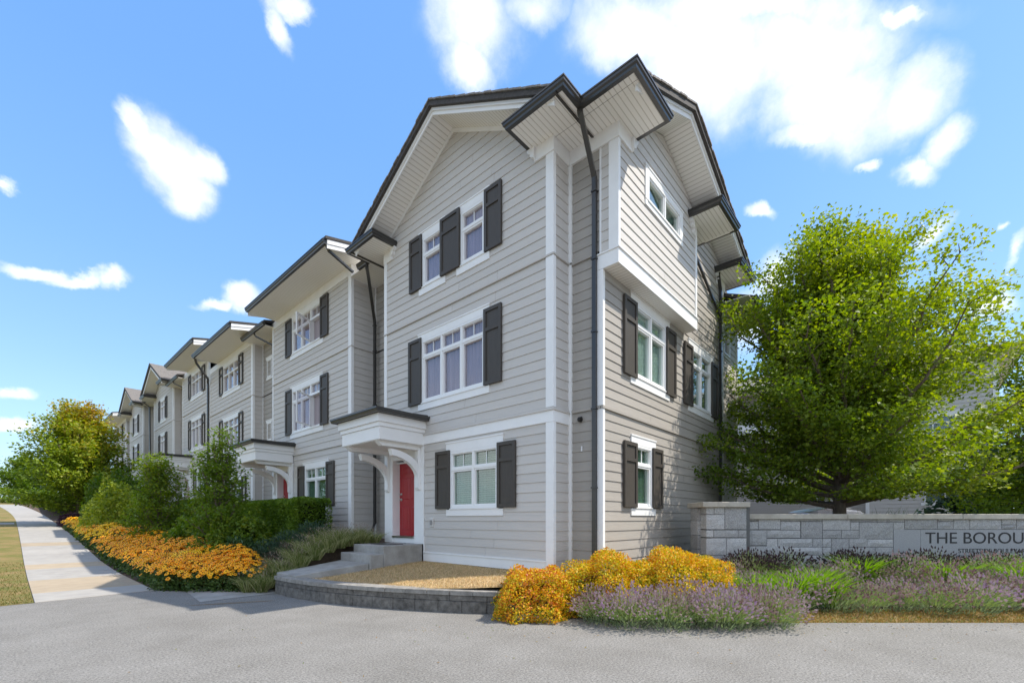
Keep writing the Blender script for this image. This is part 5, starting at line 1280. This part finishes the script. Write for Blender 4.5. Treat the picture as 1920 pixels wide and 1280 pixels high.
def tuft(name, label, x, y, z, n, h, w, m, cat, group=None, lean=.6, rad=.15, plume=None, tint=(0, 1)):
    t = root(name, label, cat, (x, y, z), group); a = rng.random(n) * 6.28; q = np.sqrt(rng.random(n)) * rad
    P = np.stack([x + np.cos(a) * q, y + np.sin(a) * q, np.full(n, z)], 1); d = np.stack([np.cos(a), np.sin(a), np.zeros(n)], 1)
    blades('blades', P, h * (.65 + .5 * rng.random(n)), w, m, t, lean=lean, leandir=d, tint=tint)
    if plume:
        k = n // 7; i = rng.integers(0, n, k); Q = P[i] + d[i] * h * .35 * rng.random((k, 1)) + np.array([0, 0, 1]) * h * (.85 + .35 * rng.random((k, 1)))
        V, F, T = leaf_arrays(Q, .07, rng.random(k), aspect=.14, flat=0, direction=unit(d[i] * .5 + np.array([0, 0, 1.])), dirw=.8)
        npmesh('plumes', V, F, plume, t, T, kind='stuff')
    return t
for k, (D, r) in enumerate(((8.0, 4.35), (7.85, 4.85), (8.1, 5.2), (8.3, 5.6), (7.9, 5.5), (8.9, 6.9), (8.6, 8.3), (8.5, 9.6), (8.9, 10.4))):
    x, y = dr(D, r); tuft('daylily', 'bright green strappy daylily clump among the lavender', x, y, ground_z(x, y), 200, .62, .026, L_LILY, 'daylily', 'bright daylily clumps among the lavender', lean=.75, rad=.16)
for k, r in enumerate((4.45, 4.75, 4.6)):
    x, y = dr(9.0 + .15 * k, r); mound('sedum', 'low sedum with dusty pink heads beside the stone pillar', (x, y, ground_z(x, y)), (.28, .28, .42), L_LAVF, 500, .035, cat='sedum', group='pink sedums by the pillar', tint=(.4, .9), stems=False)

# ------------------------------------------------------------------ planting on the left
hd = root('hedge', 'clipped boxy cedar hedge in front of the second townhouse', 'hedge', (5.9, 15.6, .8))
def hedge(h, x0, x1, y0, y1, z0, z1, n, size=.075):
    fa = [(1, (x1 - x0) * (y1 - y0)), (2, (y1 - y0) * (z1 - z0)), (3, (x1 - x0) * (z1 - z0))]; tot = sum(a for _, a in fa); Ps = []; Ds = []
    def rn(m, a, b): return a + (b - a) * rng.random(m)
    for k, a in fa:
        m = int(n * a / tot); j = np.abs(rng.normal(size=m)) * .05
        if k == 1: Ps.append(np.stack([rn(m, x0, x1), rn(m, y0, y1), z1 - j], 1)); Ds.append(np.tile([0, 0, 1.], (m, 1)))
        if k == 2: Ps.append(np.stack([x0 + j, rn(m, y0, y1), rn(m, z0, z1)], 1)); Ds.append(np.tile([-1, 0, .6], (m, 1)))
        if k == 3: Ps.append(np.stack([rn(m, x0, x1), y0 + j, rn(m, z0, z1)], 1)); Ds.append(np.tile([0, -1, .6], (m, 1)))
    P = np.concatenate(Ps); D = unit(np.concatenate(Ds))
    # soft corners and a slightly uneven clip
    cx, cy = (x0 + x1) / 2, (y0 + y1) / 2
    w = np.array([mnoise.noise((p[0] * 2.2, p[1] * 2.2, p[2] * 2.2)) for p in P]); P += D * (w[:, None] * .07)
    ez = np.clip((P[:, 2] - (z1 - .22)) / .22, 0, 1); ex = np.clip(((x0 + .25) - P[:, 0]) / .25, 0, 1); ey = np.clip(((y0 + .25) - P[:, 1]) / .25, 0, 1)
    P[:, 2] -= .09 * ez * np.maximum(ex, ey) ** 2; P[:, 0] += .06 * ex * np.maximum(ez, ey) ** 2; P[:, 1] += .06 * ey * np.maximum(ez, ex) ** 2
    T = np.clip(.35 + .5 * w + .5 * (rng.random(len(P)) - .5), 0, 1)
    V, F, TT = leaf_arrays(P, size * (.6 + .8 * rng.random(len(P))), T, aspect=.45, flat=.1, direction=D, dirw=.55)
    npmesh('foliage', V, F, L_HEDGE, h, TT, kind='stuff')
    q = MB(); q.box(x0 + .14, x1 - .14, y0 + .14, y1 - .1, z0, z1 - .14); q.build('dark_filler', mat('hedge_core', (.012, .02, .006), 1) if 'hedge_core' not in MATS else MATS['hedge_core'], h)  # solid near-black box filling the hedge behind its leaves
hedge(hd, 5.35, 6.45, 13.0, 18.4, .6, 2.24, 30000)
hd2 = root('hedge', 'second clipped cedar hedge beyond the young maples', 'hedge', (5.9, 24, 1.2))
hedge(hd2, 5.3, 6.4, 20.6, 27, 1.1, 2.55, 7000, .1)
# laurel, junipers, liriope by the walk
mound('laurel', 'glossy dark laurel bush between coneflowers and liriope', (4.15, 13.45, .25), (.62, .6, .85), L_LAUREL, 1500, .13, group=None, aspect=.34, tint=(0, 1), dirup=.65, lump=.12)
mound('laurel', 'dark laurel in the shade behind the yellow coneflowers', (4.6, 14.9, .5), (.7, .8, .8), L_LAUREL, 1500, .13, aspect=.34, tint=(0, .7), dirup=.6, lump=.12)
for k, (x, y) in enumerate(((5.0, 12.5), (5.6, 12.35), (4.5, 12.6))):
    mound('juniper', 'low blue-green juniper at the foot of the hedge', (x, y, .62), (.55, .45, .55), L_JUNI, 1400, .11, group='low junipers along the hedge', aspect=.14, tint=(0, 1), dirup=.6)
k = 0
for (x, y) in [(3.95 + .36 * i + random.uniform(-.05, .05), 11.0 + .05 * i + j * .42 + random.uniform(-.08, .08)) for i in range(9) for j in range(2)]:
    z = max(.0, ground_z(x, y)) + .02
    if x > 6.7: continue
    tuft('liriope', 'arching liriope clump with faded plumes, ' + ('left end of the row' if x < 4.6 else 'middle of the row' if x < 5.8 else 'beside the front steps'), x, y, z - .03, 230, .48, .012, L_LIR, 'liriope', 'liriope clumps along the walkway', lean=.75, rad=.13, plume=L_LIRF)
for (x, y) in ((3.62, 11.25), (3.5, 10.95), (3.85, 11.3), (3.7, 10.7), (3.85, 10.75), (4.2, 10.72), (4.6, 10.8), (4.95, 10.83), (5.3, 10.86), (5.6, 10.86), (5.9, 10.9), (6.25, 10.92), (6.6, 10.95)):
    tuft('liriope', 'arching grassy liriope clump right against the concrete walkway', x, y, max(.01, .1 * (x - 3.6), ground_z(x, y + .2)), 190, .4, .012, L_LIR, 'liriope', 'liriope clumps along the walkway', lean=.9, rad=.12, plume=L_LIRF)
# bed soil between apron and house is raised behind the flowers
# rudbeckia drift
def flower_mesh(petals=11, r=.038, seed=0):
    q = MB(); rs = random.Random(seed); V = []; F = []
    for k in range(petals):
        a = 2 * math.pi * k / petals + rs.uniform(-.08, .08); L = r * rs.uniform(.88, 1.08); w = .0095
        c, s = math.cos(a), math.sin(a); dz = -.006 * rs.uniform(.2, 1.6); i = len(V)
        V += [(c * .007 - s * w * .5, s * .007 + c * w * .5, 0), (c * .007 + s * w * .5, s * .007 - c * w * .5, 0), (c * L * .72 + s * w, s * L * .72 - c * w, dz * .5), (c * L, s * L, dz), (c * L * .72 - s * w, s * L * .72 + c * w, dz * .5)]
        F.append((i, i + 1, i + 2, i + 3, i + 4))
    return V, F
fV, fF = flower_mesh()
eV = []; eF = []
for k in range(8): a = k * math.pi / 4; eV.append((.0105 * math.cos(a), .0105 * math.sin(a), -.001))
for k in range(8): a = k * math.pi / 4; eV.append((.007 * math.cos(a), .007 * math.sin(a), .009))
eV.append((0, 0, .012)); eF = [(k, (k + 1) % 8, 8 + (k + 1) % 8, 8 + k) for k in range(8)] + [(8 + k, 8 + (k + 1) % 8, 16) for k in range(8)]
def shared(name, V, F, m, tints=None):
    me = bpy.data.meshes.new(name); me.from_pydata(V, [], F); me.materials.append(m)
    if tints is not None:
        a = me.attributes.new('tint', 'FLOAT', 'POINT'); a.data.foreach_set('value', [tints] * len(V))
    return me
FM = [shared('petals', fV, fF, PET, t) for t in (.15, .45, .75)]
# one mesh per flower with two materials: petals and dark eye
def whole_flower(tint, seed):
    V, F = flower_mesh(random.Random(seed).choice((10, 11, 12)), .042, seed); n = len(V); me = bpy.data.meshes.new('flower')
    me.from_pydata(V + eV, [], F + [tuple(i + n for i in f) for f in eF]); me.materials.append(PET); me.materials.append(EYE)
    for i, p in enumerate(me.polygons): p.material_index = 0 if i < len(F) else 1
    a = me.attributes.new('tint', 'FLOAT', 'POINT'); a.data.foreach_set('value', [tint] * len(me.vertices)); return me
WF = [whole_flower(t, k) for k, t in enumerate((.1, .3, .45, .6, .25, .4))]
def rud_base(y):   # left edge of the bed along the pavement
    return path_x(y) + .93 + .12
clumps = []
for yy, row in ((11.35, (3.6,)), (11.75, (3.3, 3.75)), (12.15, (2.95, 3.4, 3.75)), (12.6, (2.65, 3.1, 3.55, 3.85)), (13.0, (2.5, 2.95, 3.45, 3.8))):
    for q_, x in enumerate(row): clumps.append((x, yy + random.uniform(-.06, .06), min(q_, 2)))
yy = 13.5
while yy < 39:
    wdt = 1.35 if yy < 13 else 1.6
    x0 = rud_base(yy) if yy > 12.6 else 2.55 + (12.6 - yy) * .3
    for j in range(3 if yy < 26 else 2):
        clumps.append((x0 + .38 + j * .56 + random.uniform(-.08, .08), yy + random.uniform(-.12, .12) + .12 * j, j))
    yy += .62 if yy < 20 else .95
order = 0; single = 0
clumps.sort(key=lambda c_: c_[0] * FW.x + c_[1] * FW.y)
for (x, y, j) in clumps:
    D = x * FW.x + y * FW.y; far = sm((D - 10) / 10)
    z = max(0, ground_z(x, y)); rad = .44 + .12 * far
    hh = (.36 if y < 12.4 else .42) + .12 * j + .2 * random.random() + .1 * far
    yel = 1 if (abs(y - 14.6) < .45 and j == 1) or (y > 26 and random.random() < .5) else 0
    t = root('rudbeckia', ('orange coneflower clump ' + ('at the near corner by the driveway' if y < 13 else 'in the near half of the drift' if y < 19 else 'in the middle of the long drift' if y < 27 else 'at the far end of the drift') + (', against the pavement' if j == 0 else ', back row' if j == 2 else ', middle row')) if not yel else 'paler yellow coneflower clump in the orange drift', 'coneflower', (x, y, z), 'coneflowers along the pavement' if not yel else 'yellow coneflowers in the drift')
    nl = int(700 * (1 - .55 * far)); v = unit(rng.normal(size=(nl, 3))); v[:, 2] = np.abs(v[:, 2])
    P = np.array([x, y, z]) + v * np.array([rad, rad, hh]) * (.55 + .42 * rng.random((nl, 1)))
    leaves('foliage', P, (.085 + .05 * far) * (.7 + .6 * rng.random(nl)), L_RUD, t, rng.random(nl), aspect=.42, flat=.3)
    nf = int((84 if not yel else 100) * (1.0 if D < 12 else 1 - .3 * far)); a = rng.random(nf) * 6.283; q = np.sqrt(rng.random(nf))
    dome = np.sqrt(np.clip(1 - (q * .93) ** 2, 0, 1)); tint = .78 if yel else None
    FX = x + np.cos(a) * q * rad * 1.12; FY = y + np.sin(a) * q * rad * 1.12; FZ = z + hh * (.35 + .72 * dome) + rng.random(nf) * .13
    V_ = []; F_ = []; MI = []; TT = []
    for i in range(nf):
        # the blooms look up and a little towards the open, light side
        tilt = Vector((math.cos(a[i]) * q[i] * .9 - .25, math.sin(a[i]) * q[i] * .9 - .2, 1.0 + random.uniform(-.1, .3))).normalized()
        sc = random.uniform(.95, 1.35) * (1 + .3 * far)
        rot = tilt.to_track_quat('Z', 'Y')
        if single < 300 and not yel and D < 13.2 and (math.cos(a[i]) * FW.x + math.sin(a[i]) * FW.y) < .35:
            o = bpy.data.objects.new('flower', random.choice(WF)); C.objects.link(o); o.parent = t
            o.location = (FX[i] - x, FY[i] - y, FZ[i] - z); o.rotation_mode = 'QUATERNION'; o.rotation_quaternion = rot; o.scale = (sc, sc, sc); single += 1; continue
        M3 = rot.to_matrix() * sc; me = random.choice(WF); n0 = len(V_)
        tn = (tint if tint is not None else random.uniform(0, .6))
        src = me.vertices
        for vv in src: V_.append(tuple(M3 @ vv.co + Vector((FX[i], FY[i], FZ[i]))))
        for p in me.polygons: F_.append(tuple(k_ + n0 for k_ in p.vertices)); MI.append(p.material_index)
        TT += [tn] * len(src)
    if V_:
        me = bpy.data.meshes.new('flowers'); me.from_pydata([(a_ - x, b_ - y, c_ - z) for a_, b_, c_ in V_], [], F_); me.materials.append(PET); me.materials.append(EYE)
        me.polygons.foreach_set('material_index', MI); at = me.attributes.new('tint', 'FLOAT', 'POINT'); at.data.foreach_set('value', TT)
        o = bpy.data.objects.new('flowers', me); C.objects.link(o); o.parent = t; o['kind'] = 'stuff'
# young maples and shrubs
branchy_tree('young_maple', 'slender young green maple just left of the boxy hedge', (4.05, 14.9, .55), 4.05, .92, L_GREEN, .45, 34, 8000, .075, top_tint=.1, tint0=.5, trunk_r=.035, clump=(.25, .25, .15), per=8, lo_el=20, seed=11, spiky=1.6)
mound('viburnum', 'leafy green shrub growing round the foot of the young maple', (4.4, 14.3, .5), (.9, .9, 1.3), L_GREEN, 5200, .09, tint=(.25, .85), aspect=.7, lump=.2)
branchy_tree('young_maple', 'second young maple farther along behind the coneflowers', (3.95, 22.5, .7), 4.1, 1.1, L_GREEN, .4, 32, 9000, .09, top_tint=.15, tint0=.6, trunk_r=.04, clump=(.32, .32, .2), per=9, lo_el=15, seed=12, spiky=1.5)
mound('viburnum', 'broad green shrub between the two young maples', (4.3, 19.0, .6), (.85, 1.2, 1.15), L_GREEN, 6000, .11, tint=(.15, .75), aspect=.7, lump=.22)
mound('dogwood', 'yellow-green dogwood shrub below the turning maple', (3.6, 30.5, .9), (1.2, 1.6, 2.6), L_YG, 6500, .14, tint=(0, .8), aspect=.6, lump=.25)
mound('viburnum', 'dark green shrub against the far houses under the turning maple', (4.3, 35, 1.2), (1.6, 2.4, 2.8), L_GREEN, 7000, .16, tint=(0, .5), aspect=.7, lump=.25)
mound('viburnum', 'green shrub right of the yellow-green dogwood', (4.4, 26.0, .8), (1.0, 1.4, 1.35), L_GREEN, 6000, .13, tint=(.1, .7), aspect=.7, lump=.22)
mound('barberry', 'small purple-leaved shrub at the far end of the coneflowers', (2.75, 41.5, 1.15), (.7, 1.2, .85), L_PURP, 2500, .12, tint=(0, 1))
branchy_tree('maple', 'broad maple turning red at the top, beside the pavement before the far houses', (3.15, 42.5, 1.15), 8.4, 3.5, L_REDMAP, 1.0, 44, 50000, .16, top_tint=.68, tint0=.28, side_tint=((.7, -.7), .16), trunk_r=.13, clump=(.75, .75, .4), per=11, lo_el=2, seed=5, spiky=1.2)
for k, (x, y, z, h, r, lab) in enumerate(((-9.5, 60, 2.0, 6.5, 3.2, 'green tree nearest the left edge beyond the verge'), (-6.5, 78, 3.2, 5.5, 2.8, 'rounded green tree where the pavement swings left'), (-14, 72, 3.0, 8.5, 4, 'taller pale green tree at the left edge'),
                                           (-3.5, 96, 4.4, 6.5, 3.8, 'distant dark green tree closing the end of the pavement'), (1.5, 88, 4.0, 6, 3.6, 'distant green tree behind the turning maple'), (-10, 105, 4.8, 7, 4.4, 'farthest green tree on the left skyline'))):
    branchy_tree('tree', lab, (x, y, z), h, r, L_GREEN, .7, 22, 9000, .30, top_tint=.1, tint0=.5, trunk_r=.12, clump=(.8, .8, .5), per=8, lo_el=5, seed=20 + k)
mound('shrub', 'dark red shrub on the verge at the left edge', (-3.6, 52, 1.6), (.9, .9, .55), L_PURP, 900, .12, tint=(0, 1))
mound('far_hedge', 'long low green hedge closing the end of the pavement', (-4, 84, 3.6), (14, 2.0, 1.9), L_GREEN, 9000, .3, cat='hedge', tint=(.2, .8))

# ------------------------------------------------------------------ right side: big maple, background house, car
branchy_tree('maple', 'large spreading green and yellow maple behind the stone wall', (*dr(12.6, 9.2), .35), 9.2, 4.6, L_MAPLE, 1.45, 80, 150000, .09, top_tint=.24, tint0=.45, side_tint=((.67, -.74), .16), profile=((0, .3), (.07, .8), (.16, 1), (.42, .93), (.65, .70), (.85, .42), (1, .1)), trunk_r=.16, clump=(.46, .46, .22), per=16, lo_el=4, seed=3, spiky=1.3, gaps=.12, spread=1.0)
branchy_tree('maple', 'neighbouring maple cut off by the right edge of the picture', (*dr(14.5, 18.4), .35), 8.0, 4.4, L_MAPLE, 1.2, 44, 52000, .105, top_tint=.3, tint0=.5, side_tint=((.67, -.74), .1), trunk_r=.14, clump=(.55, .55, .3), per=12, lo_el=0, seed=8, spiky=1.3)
def bgx(x, y): return (x, y)
HB = root('townhouse', 'background townhouse behind the large maple, one wall pale and one taupe', 'townhouse', (30, 5, .5))
bx, by = 30.5, -2.9
PX, PY = Pl('x', bx), Pl('y', by)
q = MB(); q.box(bx + .6, bx + 12, by + .3, by + 18, .2, 9.5); q.build('wall', CORE, HB)
HBW = [(by + 1.0, by + 2.5, 2.5, 3.75), (by + 1.2, by + 3.2, 5.2, 6.7)]; HBD = [(by + 7, by + 8.6, 5.2, 6.7), (by + 12, by + 13.6, 5.2, 6.7)]
siding(HB, PX, by + .16, by + 4.66, .3, 9.3, .193, SIDL, sum((whole(*w_) for w_ in HBW), []), joined=True)
PXD = Pl('x', bx + .35); siding(HB, PXD, by + 4.82, by + 18, .3, 9.3, .193, SIDD, sum((whole(*w_) for w_ in HBD), []), joined=True)  # set-back wall clad in the darker taupe siding
siding(HB, PY, bx + .16, bx + 12.0, .3, 9.3, .193, SIDL, joined=True)
for w_ in HBW: window(HB, PX, *w_, cols=2, rich=False, muntin=False, back=DRAPE)
for w_ in HBD: window(HB, PXD, *w_, cols=2, rich=False, muntin=False)
q = MB(); q.box(bx - .03, bx + .4, by + 4.661, by + 4.82, .3, 9.3); q.build('corner_board', WHT, HB)
q = MB(); q.box(bx - .03, bx + .16, by - .03, by + .16, .3, 9.3); q.build('corner_board', WHT, HB)
soffit(HB, [(bx - .8, by - .8), (bx + 12.6, by - .8), (bx + 12.6, by + 18), (bx - .8, by + 18)], 9.3, .02, 0)
q = MB(); q.prism([(bx - .85, by - .85, 9.33), (bx + 12.65, by - .85, 9.33), (bx + 12.65, by + 18, 9.33), (bx - .85, by + 18, 9.33)], [(bx + 3, by + 3, 11.2), (bx + 6, by + 3, 11.2), (bx + 6, by + 12, 11.2), (bx + 3, by + 12, 11.2)]); q.build('roof', SHING, HB)
gutter(HB, [(bx - .8, by + 18), (bx - .8, by - .8), (bx + 12.6, by - .8)], 9.3, -1)
# lower garage wing with its pale fascia left of the maple
q = MB(); q.box(bx + .1, bx + .34, by + 5.0, by + 18, 6.9, 7.5); q.build('fascia_band', WHT, HB)
# parked car, only its roof shows above the wall
def parked_car():
    cx_, cy_ = dr(15.6, (1536 - 960) / 842.4 * 15.6); t = root('parked_car', 'white car parked behind the stone wall with only its roof showing', 'car', (cx_, cy_, .48))
    def loft(secs, name, m, par=t, **k):
        q = MB(); n = len(secs[0])
        for s_ in secs: q.v += [(cx_ + RT.x * a + FW.x * b, cy_ + RT.y * a + FW.y * b, .48 + c_) for a, b, c_ in s_]
        for i in range(len(secs) - 1):
            for j in range(n): q.f.append((i * n + j, i * n + (j + 1) % n, (i + 1) * n + (j + 1) % n, (i + 1) * n + j))
        q.f.append(tuple(range(n))); q.f.append(tuple((len(secs) - 1) * n + j for j in reversed(range(n))))
        return q.build(name, m, par, smooth=True, **k)
    prof = [(-2.2, .62), (-2.1, .82), (-1.3, .95), (-.75, 1.36), (-.1, 1.49), (.7, 1.46), (1.35, 1.22), (1.9, .98), (2.2, .9), (2.25, .5)]
    body = [(-2.2, .3, .62), (-1.9, .25, .85), (-1.2, .22, .97), (0, .22, .98), (1.3, .22, .99), (1.9, .25, .96), (2.22, .3, .8)]
    loft([[(x, -.88 + (.08 if i in (0, 6) else 0), zb), (x, -.9 + (.08 if i in (0, 6) else 0), (zb + zt) / 2), (x, -.82, zt), (x, .82, zt), (x, .9 - (.08 if i in (0, 6) else 0), (zb + zt) / 2), (x, .88, zb)] for i, (x, zb, zt) in enumerate(body)], 'body', CARW)
    cab = [(-1.15, .97), (-.7, 1.36), (-.2, 1.50), (.35, 1.515), (.95, 1.42), (1.5, 1.0)]
    loft([[(x, -.80, .95), (x, -.74 + .18 * max(0, (z - .97)), z * .98), (x, -.55, z + .01), (x, .55, z + .01), (x, .74 - .18 * max(0, z - .97), z * .98), (x, .80, .95)] for x, z in cab], 'cabin', GLASS)
    roof = [(-.72, 1.385), (-.45, 1.46), (-.1, 1.52), (.35, 1.54), (.7, 1.50), (.98, 1.43)]
    loft([[(x, -.62, z - .02), (x, -.5, z), (x, 0, z + .03), (x, .5, z), (x, .62, z - .02), (x, .0, z - .03)] for x, z in roof], 'roof', CARW)
    for a in (-1.4, 1.4):
        for b in (-.82, .82):
            q = MB(); c0 = Vector((cx_ + RT.x * a + FW.x * b, cy_ + RT.y * a + FW.y * b, .48 + .32)); f3 = Vector((FW.x, FW.y, 0)) * .1
            q.tube([c0 - f3, c0 - f3 * .9, c0 + f3 * .9, c0 + f3], [.28, .32, .32, .28], 20); w_ = q.build('wheel', RUB, t, smooth=False)
            q = MB(); q.tube([c0 - f3 * 1.05, c0 + f3 * 1.05], .19, 12); q.build('rim', STEEL, w_)
parked_car()
PARK = mat('courtyard_asphalt', (.12, .12, .12), .9)
x0, y0 = dr(11, 4)
for k, (r, D) in enumerate(((8.6, 10.9), (9.2, 11.0), (10.0, 11.1), (11.0, 11.0), (11.8, 11.0), (12.6, 11.2))):
    x, y = dr(D, r); tuft('iris', 'dark spiky leaves poking above the stone wall cap', x, y, .35, 60, 1.5, .03, L_LAUREL, 'iris', 'spiky plants just behind the stone wall', lean=.35, rad=.2)
branchy_tree('conifer', 'feathery green conifer at the right edge behind the wall', (*dr(18, 19.4), .35), 4.2, 2.2, L_JUNI, .3, 40, 9000, .2, tint0=.6, trunk_r=.1, clump=(.4, .4, .2), per=9, lo_el=-5, seed=31, star=False)

# ------------------------------------------------------------------ bits blown on to the lane
P = []
for i in range(420):
    if random.random() < .6: D = random.gauss(6.6, .35); r = random.uniform(-1.5, 8)
    else: D = random.uniform(3.2, 8.5); r = random.uniform(-6, 6)
    x, y = dr(D, r)
    if ground_z(x, y) > -.02 or (x > 3.8 and D > 6.9) or y > 12.4: continue
    P.append((x, y, .006))
P = np.array(P); V, F, T = leaf_arrays(P, .022 * (.5 + rng.random(len(P)) * 1.3), rng.random(len(P)), aspect=.5, flat=.97)
V[:, 2] = np.maximum(V[:, 2], .002)
o = npmesh('fallen_leaves', V, F, L_STRIP, None, T, kind='stuff'); setp(o, label='scattered dry leaf bits along the edge of the lane', category='litter')
V2 = MB()
for i in range(160):
    D = 6.75 + random.gauss(0, .18); r = random.uniform(-1.2, 1.6) if random.random() < .5 else random.uniform(3.4, 8); x, y = dr(D, r)
    if D > 6.95 and r > 1.5: continue
    s_ = random.uniform(.004, .011); V2.box(x - s_, x + s_, y - s_ * .8, y + s_ * .8, -.001, s_)
o = V2.build('pebbles', CONCS, None, kind='stuff'); setp(o, label='small pebbles washed to the lane edge', category='pebbles')
